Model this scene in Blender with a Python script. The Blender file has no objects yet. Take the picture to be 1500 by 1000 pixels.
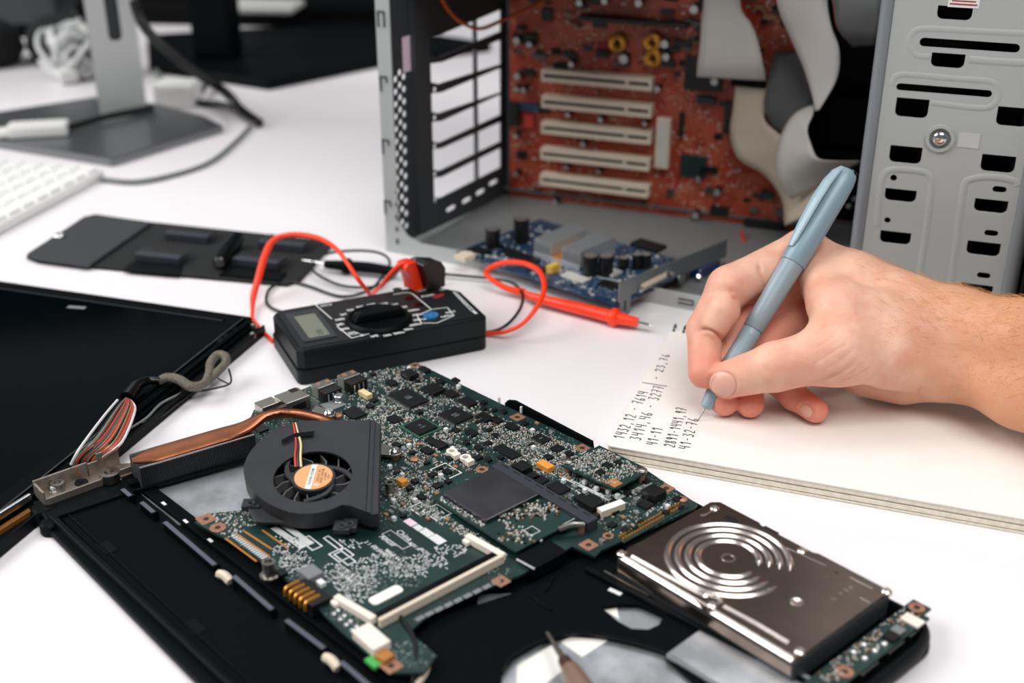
import bpy, math, random
import numpy as np
from mathutils import Vector, Matrix
random.seed(7)
SC = bpy.context.scene
COL = SC.collection
pi = math.pi
# ---------------------------------------------------------------- camera, light, exposure
F, TH, H = 1794.6, 0.445, 0.3504           # focal length in px of a 1500 px wide frame, pitch, height over the desk
cam_d = bpy.data.cameras.new('camera'); cam = bpy.data.objects.new('camera', cam_d); COL.objects.link(cam)
cam.location = (0, 0, H); cam.rotation_euler = (pi/2 - TH, 0, 0)
cam_d.sensor_width = 36; cam_d.lens = F/1500*36; cam_d.clip_start = .01; cam_d.clip_end = 30
cam_d.dof.use_dof = True; cam_d.dof.focus_distance = .665; cam_d.dof.aperture_fstop = 5.6
SC.camera = cam
wd = bpy.data.worlds.new('world'); SC.world = wd; wd.use_nodes = True
wd.node_tree.nodes['Background'].inputs[0].default_value = (.93, .96, 1, 1)
wd.node_tree.nodes['Background'].inputs[1].default_value = .2
def area(name, loc, target, sx, sy, power, col=(1, 1, 1)):
    l = bpy.data.lights.new(name, 'AREA'); l.shape = 'RECTANGLE'; l.size = sx; l.size_y = sy; l.energy = power; l.color = col
    o = bpy.data.objects.new(name, l); COL.objects.link(o); o.location = loc
    o.rotation_euler = (Vector(target)-Vector(loc)).to_track_quat('-Z', 'Y').to_euler(); return o
area('window_light_left', (-2.2, .75, 1.75), (0, .65, 0), 1.9, 1.5, 80, (1, .985, .965))
area('window_light_back', (.5, 1.9, 3.0), (0, .65, 0), 2.2, 1.2, 44, (.97, .985, 1))
area('front_fill_light', (.35, -.5, 2.1), (.1, .75, 0), 1.6, 1.1, 46, (1, .98, .96))  # fill lamp added in front to brighten the case and hand
SC.view_settings.view_transform = 'Standard'; SC.view_settings.look = 'None'
SC.view_settings.exposure = -0.38; SC.view_settings.gamma = 1; SC.view_settings.use_curve_mapping = False

# ---------------------------------------------------------------- helpers
CT, ST = math.cos(TH), math.sin(TH)
def ray(x, y): return np.array([(x-750)/F, CT+(500-y)/F*ST, -ST+(500-y)/F*CT])
def at(x, y, z=0):            # metres: where the photograph's line of sight meets height z
    d = ray(x, y); return np.array([0, 0, H]) + (z-H)/d[2]*d
def atY(x, y, Y):
    d = ray(x, y); return np.array([0, 0, H]) + Y/d[1]*d
def lin(c):
    return tuple(((v/255)/12.92 if v <= 10 else ((v/255+.055)/1.055)**2.4) for v in c)
MATS = {}
def mat(name, rgb, rough=.5, metal=0, bump=0, bscale=200, spec=.5, var=0, vscale=40, rgb2=None, emit=0, alpha=1, coat=0, wave=None, sss=0):
    m = bpy.data.materials.new(name); m.use_nodes = True; nt = m.node_tree; b = nt.nodes['Principled BSDF']
    b.inputs['Base Color'].default_value = (*lin(rgb), 1); b.inputs['Roughness'].default_value = rough
    b.inputs['Metallic'].default_value = metal; b.inputs['Specular IOR Level'].default_value = spec
    b.inputs['Coat Weight'].default_value = coat
    tc = nt.nodes.new('ShaderNodeTexCoord')
    if rgb2 is None and var: rgb2 = tuple(max(0, v*(1-var)) for v in rgb)
    if rgb2 is not None:
        n = nt.nodes.new('ShaderNodeTexNoise'); n.inputs['Scale'].default_value = vscale; n.inputs['Detail'].default_value = 5
        r = nt.nodes.new('ShaderNodeValToRGB'); r.color_ramp.elements[0].position = .38; r.color_ramp.elements[1].position = .62
        r.color_ramp.elements[0].color = (*lin(rgb), 1); r.color_ramp.elements[1].color = (*lin(rgb2), 1)
        nt.links.new(tc.outputs['Object'], n.inputs['Vector']); nt.links.new(n.outputs['Fac'], r.inputs['Fac'])
        nt.links.new(r.outputs['Color'], b.inputs['Base Color'])
    if bump:
        n2 = nt.nodes.new('ShaderNodeTexNoise'); n2.inputs['Scale'].default_value = bscale; n2.inputs['Detail'].default_value = 4
        bp = nt.nodes.new('ShaderNodeBump'); bp.inputs['Strength'].default_value = bump; bp.inputs['Distance'].default_value = .001
        nt.links.new(tc.outputs['Object'], n2.inputs['Vector']); nt.links.new(n2.outputs['Fac'], bp.inputs['Height'])
        nt.links.new(bp.outputs['Normal'], b.inputs['Normal'])
    if emit: b.inputs['Emission Color'].default_value = (*lin(rgb), 1); b.inputs['Emission Strength'].default_value = emit
    MATS[name] = m; return m

class Frame:                  # a thing's own axes; fp() gives local millimetres of a photographed point on the plane z = h
    def __init__(s, o, ang=0, R=None):
        s.o = np.array(o, float); c, n = math.cos(ang), math.sin(ang)
        s.R = np.array([[c, -n, 0], [n, c, 0], [0, 0, 1]]) if R is None else np.array(R, float).T
    def fp(s, x, y, h=0):
        d = s.R.T @ ray(x, y); c = s.R.T @ (np.array([0, 0, H])-s.o); t = (h/1000-c[2])/d[2]
        p = (c+t*d)*1000; return (p[0], p[1])
    def loc(s, w): return tuple(s.R.T @ (np.array(w)-s.o)*1000)
    def mx(s):
        m = Matrix.Identity(4)
        for i in range(3):
            for j in range(3): m[i][j] = s.R[i][j]
            m[i][3] = s.o[i]
        return m
def wall_frame(o, direction):  # x along the direction, y up, z towards the viewer's side
    x = np.array([math.cos(direction), math.sin(direction), 0]); y = np.array([0, 0, 1]); return Frame(o, R=[x, y, np.cross(x, y)])
WORLD = Frame((0, 0, 0))
def thing(name, label, cat, fr=None, group=None, kind=None):
    o = bpy.data.objects.new(name, None); COL.objects.link(o); o.empty_display_size = .01
    if fr is not None: o.matrix_world = fr.mx()
    o['label'] = label; o['category'] = cat
    if group: o['group'] = group
    if kind: o['kind'] = kind
    return o
def tag(o, label, cat, group=None):
    o['label'] = label; o['category'] = cat
    if group: o['group'] = group
    return o
def smooth_path(pts, n=6):
    P = [Vector(p) for p in pts]
    if len(P) < 3 or n < 2: return P
    out = []
    for i in range(len(P)-1):
        a = P[max(i-1, 0)]; b = P[i]; c = P[i+1]; d = P[min(i+2, len(P)-1)]
        for k in range(n):
            t = k/n; out.append(.5*((2*b)+(c-a)*t+(2*a-5*b+4*c-d)*t*t+(3*b-a-3*c+d)*t**3))
    out.append(P[-1]); return out

class MB:                     # collects shapes (in millimetres) and links them as one mesh object
    def __init__(s): s.v = []; s.f = []; s.m = []
    def add(s, vs, fs, m=0, T=None):
        n = len(s.v)
        if T is not None: vs = [tuple(T @ Vector(v)) for v in vs]
        s.v += [tuple(v) for v in vs]; s.f += [tuple(i+n for i in f) for f in fs]; s.m += [m]*len(fs); return s
    def box(s, x, y, z, w, d, h, rot=0, m=0, taper=0):   # centre x, y; base z
        c, n = math.cos(rot), math.sin(rot); vs = []
        for zz, k in ((z, 1), (z+h, 1-taper)):
            for sx, sy in ((-1, -1), (1, -1), (1, 1), (-1, 1)):
                a, b = sx*w/2*k, sy*d/2*k; vs.append((x+a*c-b*n, y+a*n+b*c, zz))
        return s.add(vs, [(3, 2, 1, 0), (4, 5, 6, 7), (0, 1, 5, 4), (1, 2, 6, 5), (2, 3, 7, 6), (3, 0, 4, 7)], m)
    def prism(s, pts, z0, z1, m=0):
        a = sum(pts[i][0]*pts[(i+1) % len(pts)][1]-pts[(i+1) % len(pts)][0]*pts[i][1] for i in range(len(pts)))
        if a < 0: pts = pts[::-1]
        n = len(pts); vs = [(p[0], p[1], z0) for p in pts]+[(p[0], p[1], z1) for p in pts]
        return s.add(vs, [tuple(range(n))[::-1], tuple(range(n, 2*n))]+[(i, (i+1) % n, n+(i+1) % n, n+i) for i in range(n)], m)
    def lathe(s, x, y, prof, n=20, m=0, T=None):         # prof: (r, z) from bottom to top
        vs = []; fs = []
        for r, z in prof:
            for k in range(n): a = 2*pi*k/n; vs.append((x+r*math.cos(a), y+r*math.sin(a), z))
        for j in range(len(prof)-1):
            for k in range(n): fs.append((j*n+k, j*n+(k+1) % n, (j+1)*n+(k+1) % n, (j+1)*n+k))
        if prof[0][0] > 0: fs.append(tuple(range(n))[::-1])
        if prof[-1][0] > 0: fs.append(tuple(range((len(prof)-1)*n, len(prof)*n)))
        return s.add(vs, fs, m, T)
    def cyl(s, x, y, z0, z1, r, n=16, r2=None, m=0, T=None): return s.lathe(x, y, [(r, z0), (r if r2 is None else r2, z1)], n, m, T)
    def ring(s, x, y, z0, z1, r0, r1, n=24, m=0):        # washer: inner r0, outer r1
        return s.lathe(x, y, [(r0, z0), (r1, z0), (r1, z1), (r0, z1), (r0, z0)], n, m) if r0 > 0 else s.cyl(x, y, z0, z1, r1, n, m=m)
    def tube(s, pts, r, n=8, k=5, m=0, flat=None):
        P = smooth_path(pts, k); N = len(P); vs = []; fs = []
        R = [r]*N if not isinstance(r, (list, tuple)) else [float(np.interp(i/(N-1)*(len(r)-1), range(len(r)), r)) for i in range(N)]
        up = Vector((0, 0, 1)); t0 = (P[1]-P[0]).normalized()
        if abs(t0.dot(up)) > .95: up = Vector((1, 0, 0))
        for i in range(N):
            t = (P[min(i+1, N-1)]-P[max(i-1, 0)]).normalized(); a = t.cross(up)
            if a.length < 1e-4: a = t.orthogonal()
            a.normalize(); b = a.cross(t).normalized(); up = b
            for q in range(n):
                g = 2*pi*q/n; vs.append(tuple(P[i]+a*math.cos(g)*R[i]*(flat or 1)+b*math.sin(g)*R[i]))
        for i in range(N-1):
            for q in range(n): fs.append((i*n+q, i*n+(q+1) % n, (i+1)*n+(q+1) % n, (i+1)*n+q))
        fs += [tuple(range(n))[::-1], tuple(range((N-1)*n, N*n))]
        return s.add(vs, fs, m)
    def bar(s, a, b, w, h, m=0):                         # a rectangular bar from a to b, width w across, height h up from the points
        a, b = Vector(a), Vector(b); t = (b-a); L = Vector((-t.y, t.x, 0)); L = L.normalized()*w/2 if L.length > 1e-6 else Vector((w/2, 0, 0)); u = Vector((0, 0, h))
        vs = [a-L, b-L, b+L, a+L, a-L+u, b-L+u, b+L+u, a+L+u]
        return s.add(vs, [(3, 2, 1, 0), (4, 5, 6, 7), (0, 1, 5, 4), (1, 2, 6, 5), (2, 3, 7, 6), (3, 0, 4, 7)], m)
    def holed(s, outer, holes, z0, z1, m=0, T=None):     # flat plate with holes cut through
        cu = bpy.data.curves.new('t', 'CURVE'); cu.dimensions = '2D'; cu.fill_mode = 'BOTH'; cu.extrude = (z1-z0)/2
        for lp in [outer]+holes:
            sp = cu.splines.new('POLY'); sp.points.add(len(lp)-1); sp.use_cyclic_u = True
            for p, q in zip(sp.points, lp): p.co = (q[0], q[1], 0, 1)
        o = bpy.data.objects.new('t', cu); COL.objects.link(o); dg = bpy.context.evaluated_depsgraph_get(); me = o.evaluated_get(dg).to_mesh()
        zc = (z0+z1)/2; s.add([(v.co.x, v.co.y, v.co.z+zc) for v in me.vertices], [tuple(p.vertices) for p in me.polygons], m, T)
        bpy.data.objects.remove(o); bpy.data.curves.remove(cu); return s
    def text(s, body, x, y, z, size, rot=0, m=0, align='CENTER', T=None, sx=1, bold=.012):
        cu = bpy.data.curves.new('t', 'FONT'); cu.body = body; cu.size = size; cu.offset = size*bold; cu.align_x = align; cu.align_y = 'CENTER'; cu.resolution_u = 2
        o = bpy.data.objects.new('t', cu); COL.objects.link(o); dg = bpy.context.evaluated_depsgraph_get(); me = o.evaluated_get(dg).to_mesh()
        c, n = math.cos(rot), math.sin(rot)
        s.add([(x+v.co.x*sx*c-v.co.y*n, y+v.co.x*sx*n+v.co.y*c, z) for v in me.vertices], [tuple(p.vertices) for p in me.polygons], m, T)
        bpy.data.objects.remove(o); bpy.data.curves.remove(cu); return s
    def build(s, name, mats, parent=None, bevel=0, smooth=False, kind=None, label=None, seg=2, weld=False):
        me = bpy.data.meshes.new(name); me.from_pydata([(a/1000, b/1000, c/1000) for a, b, c in s.v], [], s.f)
        ms = mats if isinstance(mats, (list, tuple)) else [mats]
        for q in ms: me.materials.append(MATS[q])
        me.polygons.foreach_set('material_index', s.m); me.update()
        o = bpy.data.objects.new(name, me); COL.objects.link(o)
        if parent: o.parent = parent
        if smooth:
            me.polygons.foreach_set('use_smooth', [True]*len(me.polygons))
            try: me.set_sharp_from_angle(angle=.7)
            except Exception: pass
        if bevel:
            b = o.modifiers.new('bevel', 'BEVEL'); b.width = bevel/1000; b.segments = seg; b.limit_method = 'ANGLE'; b.angle_limit = .6
        if kind: o['kind'] = kind
        if label: o['label'] = label
        return o
def rrect(x0, y0, x1, y1, r, n=4):
    r = min(r, abs(x1-x0)/2-.01, abs(y1-y0)/2-.01); out = []
    for cx, cy, a0 in ((x1-r, y1-r, 0), (x0+r, y1-r, pi/2), (x0+r, y0+r, pi), (x1-r, y0+r, 1.5*pi)):
        for k in range(n+1): a = a0+pi/2*k/n; out.append((cx+r*math.cos(a), cy+r*math.sin(a)))
    return out
def circ(x, y, r, n=24, sy=1): return [(x+r*math.cos(2*pi*k/n), y+sy*r*math.sin(2*pi*k/n)) for k in range(n)]
def V(fr, x, y, h): p = fr.fp(x, y, h); return (p[0], p[1], h)
def strip(pairs, parent, name, m, th=.8, n=4, label=None):   # a ribbon between two edge lines given as pairs of world points (m)
    A = smooth_path([p[0] for p in pairs], n); B = smooth_path([p[1] for p in pairs], n); mb = MB(); vs = []; fs = []; K = 6
    for a, b in zip(A, B):
        for k in range(K+1): vs.append(tuple((a.lerp(b, k/K))*1000))
    for i in range(len(A)-1):
        for k in range(K): q = i*(K+1)+k; fs.append((q, q+1, q+K+2, q+K+1))
    mb.add(vs, fs); o = mb.build(name, m, parent, smooth=True, label=label)
    sd = o.modifiers.new('solid', 'SOLIDIFY'); sd.thickness = th/1000; sd.offset = 0; return o
def copy_thing(o, loc=None, label=None):
    c = o.copy(); COL.objects.link(c)
    if loc is not None: c.location = loc
    if label: c['label'] = label
    for ch in o.children:
        d = ch.copy(); COL.objects.link(d); d.parent = c
        for g in ch.children: e = g.copy(); COL.objects.link(e); e.parent = d
    return c

# ---------------------------------------------------------------- materials
mat('desk_white', (240, 236, 239), .38, var=.012, vscale=3)
mat('floor_grey', (110, 108, 106), .6, var=.1, vscale=6)
mat('wall_grey', (84, 88, 90), .8, var=.03)  # back wall darkened so that the screen reflects a dim room
mat('black_plastic', (9, 13, 15), .42, bump=.15, bscale=900, spec=.08)
mat('black_matte', (9, 13, 15), .6, bump=.2, bscale=1500, spec=.04)
mat('meter_black', (18, 23, 25), .42, bump=.2, bscale=1200, spec=.2)
mat('dark_face', (20, 23, 26), .5, bump=.1, bscale=1500)
mat('fan_black', (36, 38, 43), .5, bump=.12, bscale=1500, var=.12, vscale=60)
mat('glossy_black', (7, 9, 11), .18)
mat('lcd_black', (1, 5, 8), .12, spec=.02)
mat('blade_grey', (92, 92, 94), .45)
mat('dark_grey', (48, 52, 56), .5)
mat('alu', (196, 199, 203), .3, 1, bump=.04, bscale=60)
mat('alu_sheet', (204, 208, 213), .5, .8, var=.22, vscale=45, bump=.08, bscale=150)
mat('stand_grey', (200, 203, 202), .45, .35)
mat('stand_base', (128, 130, 133), .32, .75)
mat('shield', (116, 114, 120), .34, 1, var=.12, vscale=60)
mat('steel', (170, 166, 160), .3, 1, bump=.1, bscale=400)
mat('cast', (168, 158, 148), .5, .8, bump=.25, bscale=500, var=.12, vscale=120)
mat('chrome', (225, 225, 225), .12, 1)
mat('hdd_metal', (158, 140, 130), .25, 1, bump=.03, bscale=300, var=.06, vscale=50)
mat('hdd_light', (226, 216, 210), .26, 1)  # lighter copy of hdd_metal: highlights on rings and lips put into the colour
mat('copper', (204, 130, 92), .3, 1, bump=.06, bscale=300, var=.1, vscale=80)
mat('copper_pad', (192, 140, 112), .45, .6, var=.15, vscale=900)
mat('gold', (214, 150, 62), .35, .8)
mat('rail_grey', (98, 102, 114), .3, .3)
mat('socket_grey', (52, 54, 63), .5, spec=.3)
mat('edge_blue', (136, 142, 147), .45, .3)
mat('case_paint', (178, 183, 182), .5, .15, bump=.05, bscale=900)
mat('case_inner', (118, 123, 126), .42, .5, bump=.05, bscale=500)
mat('case_floor', (142, 145, 145), .5, .4, bump=.05, bscale=500)
mat('case_dark', (70, 75, 79), .45, .4)
mat('drive_black', (9, 10, 11), .5, spec=.1)
mat('ribbon_grey', (208, 204, 198), .5)
mat('ribbon_dark', (86, 88, 90), .45)
mat('ribbon_beige', (196, 184, 164), .5)
mat('ribbon_red', (158, 78, 62), .5)
mat('slot_cream', (222, 208, 188), .5)
mat('white_plastic', (232, 232, 230), .35)
mat('key_white', (240, 240, 240), .4)
mat('white_connector', (243, 232, 220), .4)
mat('cable_grey', (120, 124, 124), .5)
mat('cable_black', (14, 15, 16), .4)
mat('cable_white', (220, 222, 222), .4)
mat('orange', (255, 62, 22), .38, bump=.05)
mat('wire_orange', (204, 92, 34), .45)
mat('wire_yellow', (214, 178, 76), .45)
mat('wire_red', (196, 50, 38), .45)
mat('wire_cream', (228, 208, 160), .45)
mat('braid', (140, 132, 120), .6, .3, bump=.9, bscale=1800, var=.35, vscale=1500)
mat('chip', (20, 22, 24), .42, bump=.08, bscale=900, spec=.25)
mat('chip_dark', (14, 15, 17), .35)
mat('print_white', (214, 217, 216), .7)
mat('print_grey', (120, 124, 126), .6)
mat('print_red', (150, 30, 34), .6)
mat('print_black', (40, 36, 30), .6)
mat('tin', (206, 208, 206), .28, .9)
mat('solder', (222, 224, 222), .25, .7)
mat('smd_white', (205, 205, 200), .4, .2)
mat('smd_tan', (150, 112, 84), .5)
mat('smd_yellow', (226, 150, 62), .5)
mat('cap_top', (190, 190, 188), .3, .8)
mat('pink_white', (240, 214, 228), .5)
mat('lime', (70, 170, 80), .5)
mat('lcd_grey', (118, 122, 108), .3)
mat('lcd_seg', (46, 50, 42), .4)
mat('blue_socket', (50, 122, 176), .4)
mat('blue_vga', (48, 82, 170), .4)
mat('felt_black', (20, 22, 24), .9, bump=.5, bscale=1600)
mat('felt_flap', (50, 53, 57), .75, bump=.4, bscale=1500)
mat('bit_holder', (50, 53, 64), .5)
mat('paper', (242, 238, 233), .75, var=.01, vscale=60)
mat('paper_edge', (240, 231, 214), .8, var=.06, vscale=300)
mat('gap_brown', (150, 112, 84), .8, var=.2)
mat('ink', (52, 52, 56), .6)
mat('wire_dark', (60, 66, 62), .35, .6)
mat('pen_body', (146, 164, 173), .36, bump=.03, bscale=900)
mat('pen_cap', (134, 160, 172), .33, bump=.03, bscale=900)
mat('pen_clip', (160, 184, 196), .3)
mat('pen_grip', (146, 170, 180), .38)
mat('nail', (232, 176, 158), .3, spec=.5, sss=1)
mat('hair', (226, 176, 118), .5)
mat('label_peach', (226, 164, 112), .5)
mat('barcode', (200, 200, 200), .5, rgb2=(90, 90, 90), vscale=500)
mat('foil', (225, 228, 230), .15, 1, bump=1, bscale=900)
mat('amber', (176, 116, 50), .5)
mat('amber_dark', (128, 84, 26), .45)
mat('driver_brown', (92, 70, 60), .4, .6)
mat('bit_steel', (120, 118, 118), .35, .9)
mat('knurl', (168, 140, 124), .35, .8, bump=.8, bscale=2500)
mat('heatsink_alu', (206, 210, 214), .4, .7)

def board_mat(name, base, trace, pad, sc=1.0):
    m = bpy.data.materials.new(name); m.use_nodes = True; nt = m.node_tree; b = nt.nodes['Principled BSDF']
    N = nt.nodes.new; L = nt.links.new; tc = N('ShaderNodeTexCoord')
    def ramp(src, p0, p1):
        r = N('ShaderNodeMapRange'); r.inputs['From Min'].default_value = p0; r.inputs['From Max'].default_value = p1; L(src, r.inputs['Value']); return r.outputs[0]
    br = N('ShaderNodeTexBrick'); br.inputs['Scale'].default_value = 420*sc; br.inputs['Mortar Size'].default_value = .035
    br.inputs['Color1'].default_value = (0, 0, 0, 1); br.inputs['Color2'].default_value = (0, 0, 0, 1); br.inputs['Mortar'].default_value = (1, 1, 1, 1)
    br.inputs['Brick Width'].default_value = 2.2
    L(tc.outputs['Object'], br.inputs['Vector'])
    n1 = N('ShaderNodeTexNoise'); n1.inputs['Scale'].default_value = 55*sc; n1.inputs['Detail'].default_value = 2; L(tc.outputs['Object'], n1.inputs['Vector'])
    mk = ramp(n1.outputs['Fac'], .47, .53)
    mm = N('ShaderNodeMath'); mm.operation = 'MULTIPLY'; L(br.outputs['Fac'], mm.inputs[0]); L(mk, mm.inputs[1])
    mx1 = N('ShaderNodeMixRGB'); mx1.inputs[1].default_value = (*lin(base), 1); mx1.inputs[2].default_value = (*lin(trace), 1); L(mm.outputs[0], mx1.inputs[0])
    vo = N('ShaderNodeTexVoronoi'); vo.inputs['Scale'].default_value = 620*sc; L(tc.outputs['Object'], vo.inputs['Vector'])
    vs = ramp(vo.outputs['Distance'], .30, .22)
    n2 = N('ShaderNodeTexNoise'); n2.inputs['Scale'].default_value = 38*sc; L(tc.outputs['Object'], n2.inputs['Vector'])
    mk2 = ramp(n2.outputs['Fac'], .5, .56)
    m2 = N('ShaderNodeMath'); m2.operation = 'MULTIPLY'; L(vs, m2.inputs[0]); L(mk2, m2.inputs[1])
    mx2 = N('ShaderNodeMixRGB'); mx2.inputs[2].default_value = (*lin(pad), 1); L(m2.outputs[0], mx2.inputs[0]); L(mx1.outputs[0], mx2.inputs[1])
    L(mx2.outputs[0], b.inputs['Base Color']); b.inputs['Roughness'].default_value = .38
    MATS[name] = m
board_mat('pcb_green', (16, 42, 40), (32, 68, 62), (150, 165, 158))
board_mat('pcb_plain', (18, 46, 42), (28, 62, 56), (32, 68, 62))
board_mat('pcb_red', (160, 58, 34), (196, 112, 82), (214, 176, 156), .55)
board_mat('pcb_blue', (26, 50, 78), (48, 78, 108), (150, 170, 190), .7)
mat('pcb_edge', (40, 84, 66), .5)

# ---------------------------------------------------------------- the setting
m_ = MB(); m_.box(0, 1500, -745, 6000, 6000, 5); o = m_.build('floor', 'floor_grey'); o['kind'] = 'structure'
m_ = MB(); m_.box(0, 4500, -740, 6000, 20, 3200); o = m_.build('wall_back', 'wall_grey'); o['kind'] = 'structure'
desk = thing('desk', 'large white desk that carries all the electronics', 'desk')
m_ = MB(); m_.box(0, 980, -28, 2300, 2000, 28); m_.build('desktop', 'desk_white', desk, bevel=2)
for x, y in ((-1050, 40), (1050, 40), (-1050, 1900), (1050, 1900)):
    m_ = MB(); m_.box(x, y, -740, 50, 50, 712); m_.build('leg', 'alu', desk)
# ---------------------------------------------------------------- far things on the desk
def poly(pts, z): return [tuple(at(x, y, z)[:2]*1000) for x, y in pts]
# silver monitor stand with its base plate
t = thing('monitor', 'silver monitor with a slotted flat pillar on a grey base plate', 'monitor')
m_ = MB(); m_.prism(poly([(327, 183), (298, 169), (235, 152), (140, 141), (-60, 172), (-70, 196), (162, 233)], .008), 0, 8); m_.build('base_plate', 'stand_base', t, bevel=1.5)
b0 = at(148, 172, .008)*1000; b1 = at(214, 166, .008)*1000; ux = (b1-b0)[:2]; W = np.linalg.norm(ux); ang = math.atan2(ux[1], ux[0])
fr = wall_frame(b0/1000, ang); e = thing('x', '', ''); bpy.data.objects.remove(e)
Tm = Matrix.Translation(Vector(b0)) @ Matrix.Rotation(ang, 4, 'Z') @ Matrix.Rotation(pi/2, 4, 'X')
sl0 = fr.fp(160, 60, 0); sl1 = fr.fp(174, 30, 0)
m_ = MB(); m_.holed([(0, 0), (W, 0), (W, 380), (0, 380)], [rrect(sl0[0], sl0[1], sl1[0]+1, 300, 5)], -2, 2, T=Tm)
m_.holed([(W, 0), (W+1.5, 0), (W+1.5, 380), (W, 380)], [], -48, 2, T=Tm); m_.build('pillar', 'stand_grey', t)
m_ = MB(); m_.holed([(1, 3), (W-1, 3), (W-1, 378), (1, 378)], [], -48, -6, T=Tm); m_.build('pillar_core', 'dark_grey', t)
m_ = MB(); m_.holed([(-190, 230), (W+190, 230), (W+190, 560), (-190, 560)], [], 6, 40, T=Tm); m_.build('display_back', 'stand_grey', t, bevel=4)
# second, black monitor further back
t = thing('monitor', 'black monitor whose wide black foot stands at the back of the desk', 'monitor')
m_ = MB(); m_.prism([tuple(at(x, y, .012)[:2]*1000) for x, y in ((218, 92), (392, 118), (560, 84), (720, 62), (520, 32), (215, 50))], 0, 12); m_.build('foot', 'black_plastic', t, bevel=2)
b = at(318, 84, .012)*1000
m_ = MB(); m_.box(b[0], b[1]+10, 12, 52, 40, 230, rot=-.15); m_.build('pillar', 'black_plastic', t, bevel=4)
m_ = MB(); m_.box(b[0]-20, b[1]-10, 200, 480, 30, 300, rot=-.15); m_.build('display', 'black_plastic', t, bevel=4)
# keyboard far behind with light keys, on the black foot's left/right
c = at(470, 2, .02)*1000
t = thing('keyboard', 'dark keyboard lying far back beneath the black monitor', 'keyboard', Frame(c/1000*np.array([1, 1, 0])+np.array([0, 0, .0125]), -.12))
m_ = MB(); m_.box(0, 0, 0, 330, 110, 9); m_.build('body', 'black_plastic', t, bevel=2)
key = MB(); key.box(0, 0, 9, 15, 15, 3, taper=.15); k0 = None
for r in range(5):
    for k in range(18):
        kk = k0.copy() if k0 else key.build('key', 'dark_grey', t)
        if k0: COL.objects.link(kk)
        k0 = k0 or kk; kk.location = ((-153+k*18)/1000, (-38+r*18.5)/1000, 0)
c = at(372, 22, .0325)
t = thing('document_folder', 'white folder lying on the flat black box at the far back of the desk', 'folder', Frame((c[0], c[1]+.04, .0325), -.1))
m_ = MB(); m_.box(0, 0, 0, 110, 70, 9); m_.build('cover', 'white_plastic', t, bevel=2); m_ = MB(); m_.box(1, -1, 2, 110, 70, 4); m_.build('papers', 'paper', t)
c = at(385, 40, 0); t = thing('equipment_box', 'flat black equipment box right behind the foot of the black monitor', 'box', Frame((c[0]-.01, c[1]+.1, 0), -.1))
m_ = MB(); m_.box(0, 0, 0, 520, 190, 30); m_.build('body', 'drive_black', t, bevel=3); m_ = MB(); m_.box(0, 0, 30, 500, 170, 2); m_.build('lid', 'black_matte', t)
# black box and pouch at the far left
c = at(28, 98, 0); t = thing('headphones', 'soft black headphones lying at the far left of the desk', 'headphones', Frame((c[0], c[1]+.03, 0), .3))
for sx in (-1, 1):
    m_ = MB(); m_.lathe(sx*44, 0, [(0, 0), (36, 3), (44, 18), (40, 40), (24, 54), (0, 57)], 20); m_.build('ear_cushion', 'felt_black', t, smooth=True)
m_ = MB(); m_.tube([(-48, 0, 32), (-62, 55, 26), (-30, 98, 20), (30, 98, 20), (62, 55, 26), (48, 0, 32)], 9, 10, 6, flat=.6); m_.build('headband', 'black_matte', t, smooth=True)
c = at(60, 62, 0); t = thing('storage_box', 'low grey box behind the black headphones', 'box', Frame((c[0]-.17, c[1]+.18, 0), .05))
m_ = MB(); m_.box(0, 0, 0, 300, 140, 62); m_.build('body', 'case_dark', t, bevel=4); m_ = MB(); m_.box(0, 0, 62, 306, 146, 10); m_.build('lid', 'case_inner', t, bevel=3)
t = thing('hand_towel', 'folded white cloth on the low grey box', 'cloth', Frame((c[0]-.17, c[1]+.17, .072), .08))
m_ = MB(); m_.box(0, 0, 0, 220, 90, 9); m_.build('fold', 'white_plastic', t, bevel=4); m_ = MB(); m_.box(4, 2, 9, 210, 84, 8); m_.build('fold', 'white_plastic', t, bevel=4)
# tangle of white cables
t = thing('cable_bundle', 'loose bundle of white cables behind the silver monitor pillar', 'cable')
c = at(100, 125, 0)*1000; rnd = random.Random(3)
for i in range(13):
    a = rnd.random()*6; R_ = 20+rnd.random()*24; zc = 6+rnd.random()*36
    pts = [(c[0]+math.cos(a+q*.9)*R_*(.6+.5*rnd.random()), c[1]+45+math.sin(a+q*.9)*R_*.8, max(4, zc+math.sin(q*1.7+a)*24)) for q in range(9)]
    m_ = MB(); m_.tube(pts, 3.2, 8, 5); m_.build('cable', 'cable_white', t, smooth=True)
m_ = MB(); m_.box(c[0]-8, c[1]+20, 2, 22, 44, 14, rot=.5); m_.build('plug', 'white_plastic', t, bevel=3); m_ = MB(); m_.box(c[0]+16, c[1]+50, 42, 46, 32, 18, rot=-.3); m_.build('plug', 'white_plastic', t, bevel=3)
m_ = MB(); m_.tube([(c[0]+46, c[1]+10, 20), (c[0]+12, c[1]+26, 40), (c[0]+40, c[1]+50, 60)], 3, 8); m_.build('cable', 'cable_black', t, smooth=True, label='black cable')
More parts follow.
